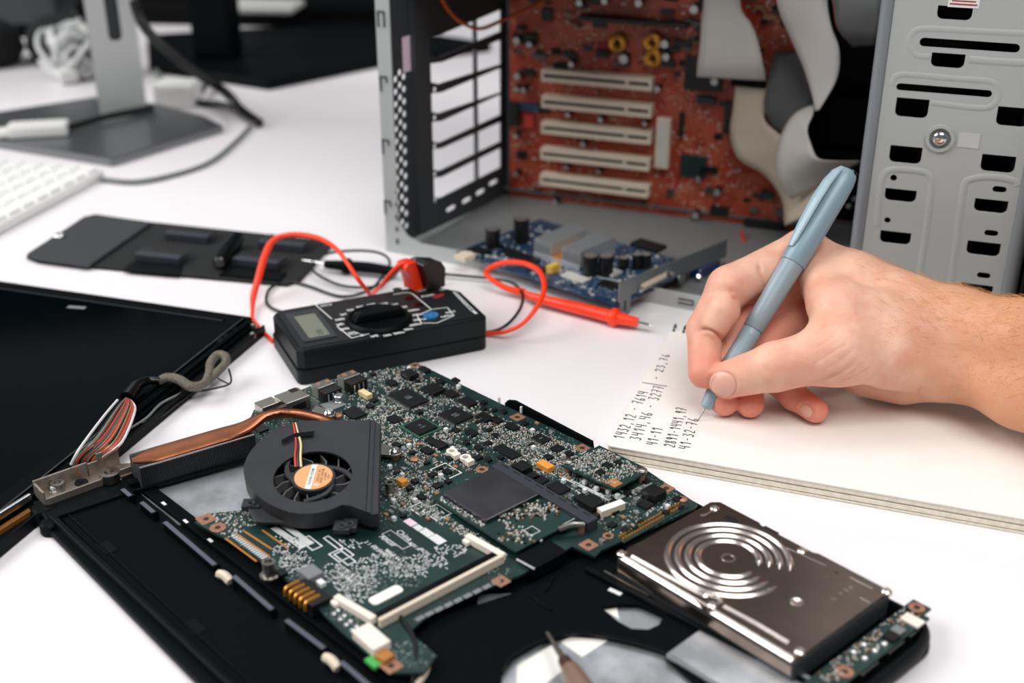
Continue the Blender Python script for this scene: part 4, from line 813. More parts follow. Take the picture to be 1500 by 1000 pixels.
# connectors at the board's far left edge
def shell(px, h, m, name, label=None, z=ZB):
    x0, x1, y0, y1 = fit(px, z+h); q = MB(); q.box((x0+x1)/2, (y0+y1)/2, z, x1-x0, y1-y0, h); o = q.build(name, m, mb_, bevel=.4, label=label); OCC.append((x0-1, x1+1, y0-1, y1+1)); return o, (x0, x1, y0, y1)
o, b_ = shell([(400, 581), (432, 566), (455, 577), (424, 591)], 8, 'steel', 'network_socket', 'bare metal network socket')
q = MB(); q.box(b_[0]+2, b_[3]-4, ZB+8, 4, 5, .2); q.box(b_[1]-.1, (b_[2]+b_[3])/2, ZB+1, .3, 9, 4); q.build('spring_slot', 'chip_dark', o)
o, b_ = shell([(371, 590), (396, 580), (410, 588), (386, 597)], 6, 'steel', 'phone_socket', 'small bare metal phone socket'); q = MB(); q.box(b_[1]+2, (b_[2]+b_[3])/2, ZB, 5, b_[3]-b_[2], 4.5); q.build('socket_body', 'chip_dark', o)
for k, px in enumerate(([(455, 563), (480, 553), (490, 560), (467, 569)], [(493, 550), (516, 540), (528, 547), (505, 555)])):
    o, b_ = shell(px, 7.4, 'steel', 'usb_socket', 'metal usb socket shell')
    q = MB(); q.box(b_[1]+3.2, (b_[2]+b_[3])/2, ZB, 7, b_[3]-b_[2]+.6, 6.6); q.build('socket_body', 'chip_dark', o, bevel=.3)
    for j in range(2):
        q = MB(); q.box((b_[0]+b_[1])/2-1+j*.4, b_[2]+3.4+j*6, ZB+7.4, 3.4, 2, .1); q.build('shell_notch', 'smd_tan', o)
    for j in range(4): q = MB(); q.box(b_[1]+7.2, b_[2]+2+j*3.2, ZB, .7, .8, 5.5); q.build('pin', 'tin', o)
cc(535, 574, 9, 4, 3, '', 'wire_cream', 'crystal', label='cream crystal can'); cc(488, 592, 10, 12, .8, '', 'print_grey', 'flat_pad')
# printed stickers on the board front, glossy pads, slot strip
for x, y, w, d, mm in ((601, 765, 6.4, 4.2, 'pink_white'), (613, 773, 5, 3.8, 'print_white'), (625, 780, 7.5, 4.4, 'print_white'), (641, 790, 8, 5, 'print_white')):
    p = LF.fp(x, y, ZB); q = MB(); q.box(p[0], p[1], ZB, w, d, .12); q.build('printed_block', mm, mb_); OCC.append((p[0]-w/2, p[0]+w/2, p[1]-d/2, p[1]+d/2))
a, b = P2([(543, 882), (588, 860)], ZB+.5); q = MB(); q.holed(rrect(a[0]-3, a[1], a[0]+3, b[1], 2), [], ZB, ZB+.5); q.build('label_strip', 'paper', mb_, label='blank white label strip'); OCC.append((a[0]-4, a[0]+4, a[1], b[1]))
q = MB(); a = LF.fp(568, 792, ZB); q.text('Amcor', a[0], a[1], ZB+.04, 4, rot=0, m=0); a = LF.fp(592, 784, ZB); q.text('China', a[0], a[1], ZB+.04, 4.6, rot=0, m=0)
for i, (x, y, s) in enumerate(((545, 800, '2 1 4 0 5'), (556, 806, 'SN E143'), (575, 812, '94V-0 07'), (607, 800, 'REV A'), (622, 808, 'IRON'))):
    a = LF.fp(x, y, ZB); q.text(s, a[0], a[1], ZB+.04, 3, rot=0)
q.build('lettering', 'print_white', mb_)
outline(mb_, 581, 790, 17, 5.6, ZB)
for x, y, w, d in ((640, 750, 12, 10), (478, 780, 0, 0), (455, 795, 12, 6), (489, 795, 14, 3.4), (505, 817, 12, 5), (500, 812, 9, 9), (420, 800, 0, 0), (616, 745, 10, 8), (575, 720, 9, 5), (653, 690, 14, 11)):
    if w: outline(mb_, x, y, w, d, ZB, lw=.7)
# orange test stripes at the lower left (bright exposed copper)
x0, x1, y0, y1 = fit([(322, 790), (348, 779), (405, 820), (380, 830)], ZB)
for (ax, ay, bx, by) in ((330, 788, 376, 822), (347, 782, 395, 815), (358, 778, 398, 804), (384, 776, 422, 803)):
    a, b = P2([(ax, ay), (bx, by)], ZB); q = MB(); q.bar((a[0], a[1], ZB), (b[0], b[1], ZB), 1.0, .08); q.build('copper_stripe', 'amber', mb_)
for ax, ay, bx, by, n in ((396, 775, 440, 805, 22), (410, 770, 452, 800, 22), (338, 786, 388, 823, 16)):
    q = MB()
    for k in range(n):
        p = LF.fp(ax+(bx-ax)*k/n, ay+(by-ay)*k/n, ZB); q.box(p[0], p[1]+2, ZB, .9, 3.4, .05)
    q.build('printed_ruler', 'print_white', mb_, kind='stuff')
OCC.append((x0-4, x1+20, y0, y1+14)) if False else None
rnd = random.Random(77); n_ = 0
for it in range(900):
    if n_ >= 150: break
    px, py = rnd.choice(((rnd.uniform(500, 720), rnd.uniform(535, 690)), (rnd.uniform(640, 870), rnd.uniform(590, 700)), (rnd.uniform(560, 660), rnd.uniform(640, 760)), (rnd.uniform(870, 1000), rnd.uniform(700, 790)), (rnd.uniform(820, 900), rnd.uniform(690, 760))))
    w, d, h_, s_, m_n, nm = rnd.choice(((4.5, 3.6, 1.3, 'ew', 'chip', 'chip'), (3.6, 4.5, 1.3, 'ns', 'chip', 'chip'), (3, 3, 2, '', 'chip_dark', 'coil'), (3.2, 1.8, 1.4, '', 'print_grey', 'capacitor'), (1.8, 3.4, 1.5, '', 'chip_dark', 'diode'), (3, 1.8, 1.2, '', 'tin', 'resistor'), (2.2, 2.2, 2.2, '', 'print_white', 'capacitor'), (2.6, 1.6, 1.2, '', 'smd_tan', 'capacitor')))
    c_ = LF.fp(px, py, ZB+h_)
    if not all(inside((c_[0]+a_, c_[1]+b_), OUT) for a_ in (-w, w) for b_ in (-d, d)): continue
    if any(a-w/2-.8 < c_[0] < b+w/2+.8 and e-d/2-.8 < c_[1] < g+d/2+.8 for a, b, e, g in OCC): continue
    cc(px, py, w, d, h_, s_, m_n, nm); n_ += 1
# the crowd of tiny parts: density follows the photographed clusters
q = MB()
def skip(x, y):
    if not inside((x, y), OUT): return True
    return any(a < x < b and c < y < d for a, b, c, d in OCC)
for px, n, sz in (([(520, 545), (610, 535), (720, 600), (610, 690), (500, 620)], 1500, 0), ([(560, 600), (640, 620), (720, 650), (700, 690), (640, 690), (560, 660)], 500, 0), ([(700, 600), (860, 660), (830, 700), (760, 690), (700, 640)], 1350, 0), ([(575, 690), (650, 690), (640, 760), (580, 745), (560, 720)], 700, 0), ([(820, 680), (1000, 735), (900, 790), (830, 720)], 330, 0), ([(640, 730), (660, 745), (755, 812), (735, 815), (640, 765)], 420, 0), ([(305, 752), (372, 745), (385, 765), (330, 790)], 120, 0)):
    pl = P2(px, ZB); xs = [p[0] for p in pl]; ys = [p[1] for p in pl]
    sprinkle(q, int(n*1.6), min(xs), max(xs), min(ys), max(ys), ZB, skip=lambda x, y: skip(x, y) or not inside((x, y), pl))
q.build('surface_parts', ['smd_white', 'smd_tan', 'chip_dark', 'tin'], mb_, kind='stuff')
q = MB()
for cx_, cy_, rx, ry, n in ((520, 850, 30, 14, 260), (500, 838, 26, 14, 200), (562, 828, 34, 12, 240), (600, 835, 28, 10, 160), (625, 822, 30, 10, 150), (660, 806, 22, 8, 90), (560, 815, 16, 8, 90), (515, 797, 18, 7, 50), (430, 820, 20, 12, 180), (440, 830, 22, 14, 150), (420, 800, 20, 14, 100), (530, 868, 24, 14, 160)):
    for i in range(int(n*.6)):
        x = cx_+rnd.uniform(-1, 1)*rx; y = cy_+rnd.uniform(-1, 1)*ry
        p = LF.fp(x, y, ZB)
        if skip(*p): continue
        w, d = rnd.choice(((1.8, .8), (.8, 1.8), (.9, .9), (2.4, .6), (1.2, 1.2))); q.box(round(p[0]*1.1)/1.1, round(p[1]*.8)/.8, ZB, w*.7, d*.7, .05)
q.build('printed_pads', 'print_white', mb_, kind='stuff')
# lower green strip below the memory socket
for k in range(9):
    p = LF.fp(615+k*14, 905-k*6.6, ZB); q = MB(); q.box(p[0], p[1], ZB, 2.6, 4.4, .06); q.build('printed_block', 'print_grey', mb_)

# ---- heat sink, heat pipe, bracket
hs = thing('heat_sink', 'black finned heat sink with a flat copper heat pipe reaching over the laptop board', 'heat sink', LF)
ZH = 20.5
A_, B_ = LF.fp(205, 686, ZH), LF.fp(373, 637, ZH); A2_, B2_ = LF.fp(178, 668, ZH), LF.fp(350, 620, ZH)
ux = np.array([B_[0]-A_[0], B_[1]-A_[1]]); Lh = np.linalg.norm(ux); ux /= Lh; vx = np.array([-ux[1], ux[0]])*-1
if (np.array(A2_)-np.array(A_)) @ vx < 0: vx = -vx
wd_ = abs((np.array(A2_)-np.array(A_)) @ vx)
q = MB(); n = 78
for k in range(n):
    c = np.array(A_)+ux*(Lh*k/(n-1))+vx*wd_/2; q.box(c[0], c[1], 8.2, .35, wd_, ZH-8.4, rot=math.atan2(ux[1], ux[0]))
q.build('fins', 'dark_grey', hs, kind='stuff')
q = MB(); c = np.array(A_)+ux*Lh/2+vx*wd_/2; ra_ = math.atan2(ux[1], ux[0]); q.box(c[0], c[1], 8.2, Lh, wd_-3.4, ZH-9.4, rot=ra_); q.build('fin_core', 'chip_dark', hs)
q = MB()
for s in (0, 1):
    for k in range(n*1):
        c = np.array(A_)+ux*(Lh*(k+.5)/n)+vx*(wd_*s+(.5 if s == 0 else -.5)); q.box(c[0], c[1], ZH-.2, .55, 1.2, .5, rot=ra_)
q.build('fin_tips', 'tin', hs, kind='stuff')
mid = lambda t: np.array(A_)+ux*Lh*t+vx*wd_*.5
pts = [(*mid(-.02), ZH+.4), (*mid(.3), ZH+.5), (*mid(.7), ZH+.7), (*mid(.95), ZH+1)]
for x, y, z in ((385, 611, 22), (410, 605, 21.5), (437, 606, 20.5), (460, 611, 19.5), (478, 617, 18.5), (498, 630, 17.5), (520, 655, 17)): pts.append((*LF.fp(x, y, z), z))
q = MB(); P = smooth_path(pts, 5); wfull = wd_*.40; N = len(P); vs = []; fs = []
for i, p in enumerate(P):
    t = (P[min(i+1, N-1)]-P[max(i-1, 0)]).normalized(); s_ = t.cross(Vector((0, 0, 1))).normalized(); f_ = min(1, .25+i/4) if i < 4 else 1
    w = (wfull if i < 12 else wfull+(3.2-wfull)*min(1, (i-12)/8))*f_; hh = 1.2 if i < 12 else 1.2+1.0*min(1, (i-12)/8)
    for k in range(12): g = 2*pi*k/12; vs.append(tuple(p+s_*w*math.copysign(abs(math.cos(g))**.6, math.cos(g))+Vector((0, 0, hh*math.copysign(abs(math.sin(g))**.6, math.sin(g))))))
for i in range(N-1):
    for k in range(12): fs.append((i*12+k, i*12+(k+1) % 12, (i+1)*12+(k+1) % 12, (i+1)*12+k))
fs += [tuple(range(12)), tuple(range((N-1)*12, N*12))]; q.add(vs, fs); q.build('heat_pipe', 'copper', hs, smooth=True)
a = LF.fp(408, 604.5, 23.8); q = MB(); q.text('CO01M0H0', a[0], a[1], 23.75, 2.8, rot=math.atan2(ux[1], ux[0])-.12); q.build('stamped_code', 'print_black', hs)
# steel contact plate with screws at the cpu
for k, (cen, lab) in enumerate((((578, 661), 'steel arm with a screw to the right of the fan'), ((482, 605), 'steel arm with a screw behind the fan'))):
    p = LF.fp(cen[0], cen[1], ZB+4); q = MB(); dx, dy = (-14, -6) if k == 0 else (-10, -6)
    pp = [(p[0]+4*math.cos(a), p[1]+4*math.sin(a)) for a in np.linspace(-pi*.3, pi*.8, 9)]+[(p[0]+dx-3, p[1]+dy+6), (p[0]+dx+5, p[1]+dy-6)]
    q.prism(pp, ZB+2.4, ZB+4); q.build('mounting_arm', 'steel', hs, bevel=.3, label=lab); q = MB(); q.cyl(p[0], p[1], ZB, ZB+2.4, 2.6, 14); q.build('spacer', 'copper_pad', hs)
    q = MB(); q.lathe(p[0], p[1], [(2.9, ZB+4), (2.9, ZB+5.2), (2.2, ZB+5.8), (1, ZB+5.8), (.8, ZB+5.2), (0, ZB+5.2)], 18); q.build('screw', 'chrome', hs, smooth=True)
# cast bracket
br = thing('hinge_bracket', 'cast grey metal hinge bracket with screw bosses at the left corner of the laptop shell', 'bracket', LF)
ZK = 8
k4 = [LF.fp(47, 705, ZK+8), LF.fp(172, 661, ZK+8), LF.fp(203, 703, ZK+2), LF.fp(70, 735, ZK+2)]
bx = np.array(k4); e0 = bx[0]; e1 = (bx[1]-bx[0]); LB = np.linalg.norm(e1); e1 /= LB; e2 = np.array([e1[1], -e1[0]]); 
if (bx[3]-bx[0]) @ e2 < 0: e2 = -e2
WB = abs((bx[3]-bx[0]) @ e2)-1
def bk(u, v): p = e0+e1*u+e2*v; return (p[0], p[1])
q = MB(); q.prism([bk(0, 0), bk(LB, 0), bk(LB+6, 4), bk(LB+6, WB), bk(0, WB)], ZK-.6, ZK+.6); q.build('base', 'cast', br, bevel=.3)
q = MB(); q.bar((*bk(0, .6), ZK), (*bk(LB*.62, .6), ZK), 1.3, 8.5); q.build('back_wall', 'cast', br, bevel=.3)
q = MB(); q.bar((*bk(LB*.62, 1.6), ZK), (*bk(LB*.74, 1.6), ZK), 1.3, 8); q.bar((*bk(LB*.74, .6), ZK), (*bk(LB, .6), ZK), 1.3, 11.5); q.build('back_wall', 'cast', br, bevel=.3)
q = MB(); q.bar((*bk(.6, 0), ZK), (*bk(.6, WB), ZK), 1.3, 7.5); q.build('end_wall', 'cast', br, bevel=.3)
q = MB(); q.bar((*bk(0, WB-.6), ZK-2), (*bk(LB*.72, WB-.6), ZK-2), 1.3, 5.2); q.bar((*bk(LB*.9, WB-1.5), ZK-2), (*bk(LB+6, WB-1.5), ZK-2), 1.3, 6); q.build('front_wall', 'cast', br, bevel=.3)
for x, y, r, h in ((71, 700, 2.3, 6), (84, 706, 3.5, 5.4), (160, 691, 5.2, 5)):
    p = LF.fp(x, y, ZK+h); q = MB(); q.lathe(*p, [(r, ZK), (r, ZK+h), (r*.5, ZK+h), (r*.5, ZK+h-2), (0, ZK+h-2)], 20); q.build('screw_boss', 'steel', br, smooth=True)
p = LF.fp(79, 715, ZK+3); q = MB(); q.lathe(*p, [(2.6, ZK), (2.8, ZK+2), (1.8, ZK+4.4), (0, ZK+4.8)], 9); q.build('foil_scrap', 'foil', br)
p = LF.fp(119, 706, ZK+1); q = MB(); q.lathe(*p, [(3.6, ZK+.5), (3.4, ZK+1.3), (1.2, ZK+1.3), (1, ZK+2), (0, ZK+2)], 16); q.build('screw', 'chip', br, smooth=True)
q = MB(); c1 = bk(LB*.5, 1.3); q.box(c1[0], c1[1], ZK+2, 2.2, .3, 5.5, rot=math.atan2(e1[1], e1[0])); q.build('wall_slot', 'copper_pad', br)

# ---- blower fan lying across the board, tilted a little towards the viewer
tl = math.radians(8.5); az = math.radians(-2)
Rf = Matrix.Rotation(az, 3, 'Z') @ Matrix.Rotation(tl, 3, 'X')
FO = at(459, 697, .0285); FR = Frame(FO, R=[list(Rf.col[0]), list(Rf.col[1]), list(Rf.col[2])])
fan = thing('blower_fan', 'black laptop blower fan with a peach label lying on the green board', 'fan', FR)
def fpp(pts): return [FR.fp(x, y, 0) for x, y in pts]
outf = fpp([(549, 615), (543, 751), (512, 740), (500, 739), (482, 747), (455, 752), (425, 750), (395, 738), (374, 722), (360, 702), (357, 685), (364, 665), (380, 646), (402, 630), (427, 620), (440, 616)])
outf = [tuple(p[:2]) for p in smooth_path([(x, y, 0) for x, y in outf[3:]], 3)]+outf[:3]
op = fpp([(459, 697)])[0]; ex = fpp([(517, 690), (400, 700)]); RO = (ex[0][0]-ex[1][0])/2
ocx = (ex[0][0]+ex[1][0])/2
q = MB(); q.holed(outf, [circ(ocx, 0, RO, 40)], -1.2, 0); q.build('top_cover', 'fan_black', fan, bevel=.5)
q = MB(); nO = len(outf); T_ = outf
cen = (sum(p[0] for p in T_)/nO, sum(p[1] for p in T_)/nO); inner = [(cen[0]+(x-cen[0])*.97, cen[1]+(y-cen[1])*.97) for x, y in T_]
q.holed(T_, [inner], -9.5, -1.2); q.build('side_wall', 'fan_black', fan); q = MB(); q.holed(inner, [], -9.6, -8.8); q.build('bottom_cover', 'chip_dark', fan)
q = MB(); e_ = [(x*1.0, y) for x, y in fpp([(561, 618), (549, 615), (543, 751), (555, 776)])]
q = MB(); a, b = fpp([(549, 615), (543, 751)]); q.prism([(a[0]-.3, a[1]-.5), (a[0]+3.2, a[1]-1.5), (b[0]+3.6, b[1]+.5), (b[0]-.3, b[1])], -9.5, -.8); q.build('outlet_frame', 'fan_black', fan, bevel=.4)
q = MB(); q.bar((a[0]-2.2, a[1]-.6, 0), (b[0]-2.4, b[1]+1, 0), .5, .12); q.build('outlet_seam', 'glossy_black', fan)
lab = fpp([(459, 697)])[0]; lr = (fpp([(487, 697)])[0][0]-fpp([(431, 697)])[0][0])/2
q = MB(); q.cyl(0, 0, -3.4, -.6, lr+1.2, 36); hub = q.build('motor_hub', 'fan_black', fan, smooth=True)
q = MB(); q.cyl(0, 0, -.6, -.35, lr, 40); q.build('hub_label', 'label_peach', hub)
q = MB(); q.holed([(-2.3, lr*.97), (.6, lr*.98), (.2, -lr*.97), (-2.9, -lr*.96)], [], -.35, -.3); q.build('label_stripe', 'white_plastic', hub)
q = MB(); q.text('MADE NIHON', -1.2, 0, -.27, 2.2, rot=-pi/2-.02, m=0, sx=.9)
for i, s in enumerate(('DC 5V 0.5A', 'MODEL UDQF', 'A0072 JY', '05 JA', 'CE')): q.text(s, 2.4+i*1.7, 1-i*.3, -.33, 1.8-.12*i, rot=-pi/2)
q.build('label_lettering', 'print_black', hub)
q = MB(); q.text('W', 2.2, -6.2, -.32, 2.6, rot=-.2); q.build('label_mark', 'white_plastic', hub)
for k in range(13):
    a0_ = 2*pi*k/13+.2; q = MB(); r0, r1 = lr+1, RO+1.5
    p0 = (math.cos(a0_)*r0, math.sin(a0_)*r0); p1 = (math.cos(a0_+.16)*(r0+r1)/2, math.sin(a0_+.16)*(r0+r1)/2); p2 = (math.cos(a0_+.42)*r1, math.sin(a0_+.42)*r1)
    q.bar((*p0, -8.5), (*p1, -8.5), .6, 5.4); q.bar((*p1, -8.5), (*p2, -8.5), .6, 5.2); q.build('blade', 'blade_grey', fan)
for a_s, a_e, sw in ((pi*.42, -.03, -1), (pi*1.07, pi*.78, -1), (pi*1.42, pi*1.95, 1)):
    pass
for pts in (((470, 681), (490, 683), (505, 688), (517, 698)), ((487, 700), (483, 714), (470, 724), (445, 732)), ((432, 700), (423, 692), (420, 682), (423, 672)), ((433, 706), (428, 700), (420, 690), (422, 672))):
    pp = [(*FR.fp(x, y, -1), -1) for x, y in pts]; q = MB(); q.tube([(a_, b_, c_-1.3) for a_, b_, c_ in pp], 1.15, 8, 5, flat=1.25); q.build('strut', 'fan_black', fan, smooth=True)
for k, (dx, mm) in enumerate(((-5.4, 'wire_red'), (0, 'chip_dark'), (6.0, 'wire_cream'))):
    pp = []
    for (x, y), z in zip(((431+dx*.25, 620), (434+dx*.35, 633), (437+dx*.6, 650), (436+dx*.7, 668), (437+dx*.7, 684)), (.6, .9, 1.0, .8, -.3)): pp.append((*FR.fp(x, y, z), z))
    pp.insert(0, (pp[0][0]-1, pp[0][1]+2, -3)); q = MB(); q.tube(pp, .62, 8, 5); q.build('wire', mm, fan, smooth=True, label=['red wire', 'black wire', 'cream wire'][k])
tp = [FR.fp(x, y, 1.6) for x, y in ((412, 644), (414, 649), (430, 640), (459, 637), (461, 631), (433, 634))]
q = MB(); q.prism(tp, 1.45, 1.65); q.build('tape', 'black_plastic', fan)
# side lugs
for x, y, w, d in ((367, 738, 9, 6), (500, 771, 8, 7), (512, 768, 7, 7)):
    a = FR.fp(x, y, -6); q = MB(); q.box(a[0], a[1]+1.5, -9.4, w, d, 3); q.ring(a[0], a[1]+1, -6.4, -5.8, 1.2, 2.4, 14); q.build('mounting_lug', 'fan_black', fan, bevel=.5)
q = MB(); pl = [FR.fp(x, y, -7.5) for x, y in ((362, 742), (372, 728), (385, 738), (420, 756), (430, 764), (373, 764))]; q.prism(pl, -9.4, -7.5); q.build('mounting_foot', 'fan_black', fan, bevel=.5)

# ---- hard disk
HD = thing('hard_disk', 'brown-grey metal laptop hard disk with four stamped rings, at the right of the shell', 'hard disk', LF)
ZD = 19.5
q = MB(); q.box(50, 35, 6.5, 99.5, 69.5, 11.5); q.build('disk_body', 'dark_grey', HD, bevel=.6)
q = MB(); q.holed([(1, 1), (45, 1), (54, -.5), (58, 1), (99, 1), (99.4, 5), (99.4, 66), (96, 69.4), (62, 69.4), (60, 68.2), (30, 68.2), (28, 69.4), (4, 69.4), (1, 66)], [], 17.9, ZD); q.build('top_plate', 'hdd_metal', HD, bevel=.6)
cx, cy = LF.fp(1067, 817, ZD)
for i, (x, y) in enumerate(((1113, 812), (1128, 812), (1143, 812), (1158, 811))):
    pr = LF.fp(x-4, 812, ZD); r = math.hypot(pr[0]-cx, pr[1]-cy); a_gap = math.atan2(LF.fp(1117, 835, ZD)[1]-cy, LF.fp(1117, 835, ZD)[0]-cx)
    pts = [(cx+r*math.cos(a), cy+r*math.sin(a), ZD-.15) for a in np.linspace(a_gap+.18+.02*i, a_gap+2*pi-.28, 72)]
    q = MB(); vs = []; fs = []; prof = ((-1.6, -.1), (-.5, .85), (.5, .85), (1.6, -.1)); aa = np.linspace(a_gap+.18+.02*i, a_gap+2*pi-.28, 72)
    for n_, a in enumerate(aa):
        k_ = min(1, n_/2, (71-n_)/2)
        for dr, dz in prof: vs.append((cx+(r+dr*max(.3, k_))*math.cos(a), cy+(r+dr*max(.3, k_))*math.sin(a), ZD+dz*k_))
    for n_ in range(71):
        for k in range(3): fs.append((n_*4+k, n_*4+k+1, n_*4+k+5, n_*4+k+4)[::-1])
    q.add(vs, fs); q.build('stamped_ring', 'hdd_light', HD, smooth=True)
q = MB(); q.ring(cx, cy, ZD-.2, ZD+.25, 2.5, 3.3, 28); q.build('spindle_ring', 'hdd_light', HD, smooth=True)
for pts in (((925, 815), (1022, 868), (1036, 871), (1052, 876), (1055, 885)), ((1060, 888), (1110, 915), (1155, 942))):
    q = MB(); P = smooth_path([(*LF.fp(x, y, ZD), ZD) for x, y in pts], 4); vs = []; fs = []
    for i, p in enumerate(P):
        t_ = (P[min(i+1, len(P)-1)]-P[max(i-1, 0)]).normalized(); s_ = Vector((-t_.y, t_.x, 0))
        vs += [tuple(p-s_*.9+Vector((0, 0, -.05))), tuple(p+s_*.5+Vector((0, 0, .9))), tuple(p+s_*1.6+Vector((0, 0, -.05)))]
    for i in range(len(P)-1): fs += [(i*3, i*3+3, i*3+4, i*3+1), (i*3+1, i*3+4, i*3+5, i*3+2)]
    q.add(vs, fs); q.build('stamped_edge', 'hdd_light', HD)
for a, b in (((1080, 766), (1094, 775)), ((1152, 802), (1210, 828)), ((1245, 845), (1278, 862)), ((1260, 875), (1275, 883))):
    q = MB(); pa, pb = LF.fp(*a, ZD), LF.fp(*b, ZD); q.tube([(*pa, ZD), (*pb, ZD)], .25, 6, 1); q.build('stamped_line', 'hdd_light', HD)
q = MB(); q.add([(2, 0, 18), (98, 0, 18), (98, 1.4, 19.6), (2, 1.4, 19.6), (98, 2.2, 19.6), (2, 2.2, 19.6)], [(0, 1, 2, 3), (3, 2, 4, 5)]); q.build('side_lip', 'hdd_light', HD)
q = MB(); q.box(50, .2, 11, 97, .8, 5); q.build('side_plate', 'hdd_metal', HD)
for x, y in ((911, 809), (1047, 743), (1175, 805), (1299, 864), (1172, 952), (1044, 884)):
    p = LF.fp(x, y, ZD+.6); q = MB(); q.lathe(*p, [(2.5, ZD-1), (2.4, ZD+.3), (1.7, ZD+.9), (.9, ZD+.9), (.7, ZD+.5), (0, ZD+.5)], 16); q.build('screw', 'hdd_light', HD, smooth=True)
p = LF.fp(1167, 881, ZD); q = MB(); q.lathe(*p, [(3, ZD), (2.8, ZD+.3), (2, ZD+.35), (1.6, ZD+.1), (0, ZD-.0)], 20); q.build('dimple', 'hdd_light', HD, smooth=True)
p = LF.fp(1225, 838, ZD); q = MB(); q.cyl(*p, ZD, ZD+.06, 6, 24); q.cyl(*p, ZD+.06, ZD+.1, 1, 10, m=1); q.build('seal_disc', ['hdd_metal', 'print_black'], HD)
p = LF.fp(1070, 760, ZD); q = MB(); q.box(p[0], p[1], ZD, 6.4, 4, .1); q.build('vent_patch', 'chip_dark', HD)
q = MB(); pa = [(*LF.fp(x, y, ZD), ZD) for x, y in ((1026, 754), (1034, 753), (1042, 748))]; q.tube(pa, .5, 6, 3); q.build('stamped_line', 'hdd_light', HD, smooth=True)
q = MB()
for s, x, y in (('C', 1221, 877), ('Y', 1232, 869), ('E', 1240, 864), ('K', 1247, 860)): p = LF.fp(x, y, ZD); q.text(s, p[0], p[1], ZD+.06, 3, rot=pi/2)
q.build('stamped_letters', 'hdd_light', HD)
p = LF.fp(1133, 777, ZD-2); q = MB(); q.box(p[0], 69.6, 13, 8, 1, 6); q.build('edge_clip', 'chip_dark', HD)
q = MB(); q.box(99.2, 35, 8, .8, 66, 8); q.build('end_label', 'barcode', HD)
# ---- usb daughter board at the right end
ub = thing('usb_board', 'narrow green board with three metal sockets at the right end of the shell', 'circuit board', LF)
ZU = 10.5
up = P2([(1195, 985), (1300, 893), (1330, 884), (1366, 895), (1362, 905), (1215, 1005)], ZU); x0, x1, y0, y1 = fit([(1197, 988), (1322, 890), (1362, 903), (1225, 1010)], ZU)
q = MB(); q.box((x0+x1)/2, (y0+y1)/2-8, ZU-1.2, x1-x0+1, y1-y0+18, 1.2); a = LF.fp(1343, 890, ZU); q.box(a[0], a[1], ZU-1.2, 9, 9, 1.15); q.build('circuit_board', 'pcb_plain', ub); XU = x1
for x, y, r in ((1343, 890, 3.6), (1237, 984, 3.8)): hole(x, y, r, z=ZU, par=ub)
q = MB(); sprinkle(q, 170, x0, x1-3, y0, y1, ZU, ms=(0, 3, 1)); 
q.build('surface_parts', ['smd_white', 'smd_tan', 'chip_dark', 'ribbon_grey'], ub, kind='stuff')
for x, y in ((1251, 954), (1266, 943), (1282, 952), (1267, 963), (1296, 942)): p = LF.fp(x, y, ZU+.6); q = MB(); q.lathe(*p, [(1.5, ZU), (1.2, ZU+.9), (0, ZU+1.2)], 12); q.build('solder_dot', 'solder', ub, smooth=True)
cc(1337, 907, 9, 6, 1.2, '', 'white_connector', 'wire_socket', ZU, ub); cc(1306, 930, 6, 6, 1.4, '', 'chip', 'chip', ZU, ub); cc(1316, 921, 5, 5, 1.2, '', 'print_grey', 'chip', ZU, ub)
for x, y in ((1350, 925), (1320, 950), (1288, 985)):
    p = LF.fp(x, y, ZU-1); q = MB(); q.box(XU-3.2, p[1], ZU-5.6, 9, 12, 4.4); o = q.build('usb_socket', 'steel', ub, bevel=.3); q = MB(); q.box(XU+1.3, p[1], ZU-4.8, .2, 10, 2.8); q.build('socket_opening', 'glossy_black', o)
# ---- precision screwdriver in the foreground
sd = thing('screwdriver', 'brown metal precision screwdriver pointing up from the bottom edge', 'screwdriver')
a = at(802, 927, .012)*1000; b = at(826, 966, .015)*1000; c = at(880, 1050, .02)*1000; d = at(935, 1135, .02)*1000
q = MB(); q.tube([tuple(a), tuple(b)], [.9, 1.5], 12, 1); q.build('blade', 'steel', sd, smooth=True)
q = MB(); q.tube([tuple(b), tuple(b+(c-b)*.1), tuple(b+(c-b)*.3), tuple(c)], [2.6, 3, 4.2, 5.0], 16, 3); q.build('collar', 'driver_brown', sd, smooth=True)
q = MB(); q.tube([tuple(b+(c-b)*.16), tuple(b+(c-b)*.32), tuple(c), tuple(d)], [3.5, 4.4, 5.3, 5.3], 20, 3); q.build('handle', 'knurl', sd, smooth=True)
# ---------------------------------------------------------------- laptop screen at the left
s0 = at(376, 466, .009); sA = math.atan2(-.951, -.309)    # hinge edge runs from the upper right corner down to the left
SF = Frame((s0[0], s0[1], 0), sA)                         # x down the hinge edge, y to the right of it (panel lies at y < 0)
ls = thing('laptop_screen', 'black laptop screen without its base, lying face up at the left edge', 'laptop screen', SF)
def sp(x, y, h=9): return SF.fp(x, y, h)
WS, LS_ = 345, 240
q = MB(); q.holed(rrect(-1, -LS_, WS, 0, 5), [], .5, 6); q.build('back_cover', 'black_plastic', ls, bevel=1)
in0 = sp(334, 468); bw = -in0[1]; inl = in0[0]
q = MB(); q.holed(rrect(-.6, -LS_+.5, WS-.6, -2, 4), [rrect(inl, -LS_+14, WS-12, -bw-1, 1)], 6, 9); q.build('bezel', 'black_matte', ls, bevel=.5)
q = MB(); q.holed(rrect(inl-1, -LS_+13, WS-11, -bw, 1), [], 6, 8.1); q.build('display', 'lcd_black', ls)
q = MB(); q.box(inl+1.2, -LS_/2-6, 8.0, .9, LS_-30, .6); q.build('display_edge', 'dark_grey', ls)
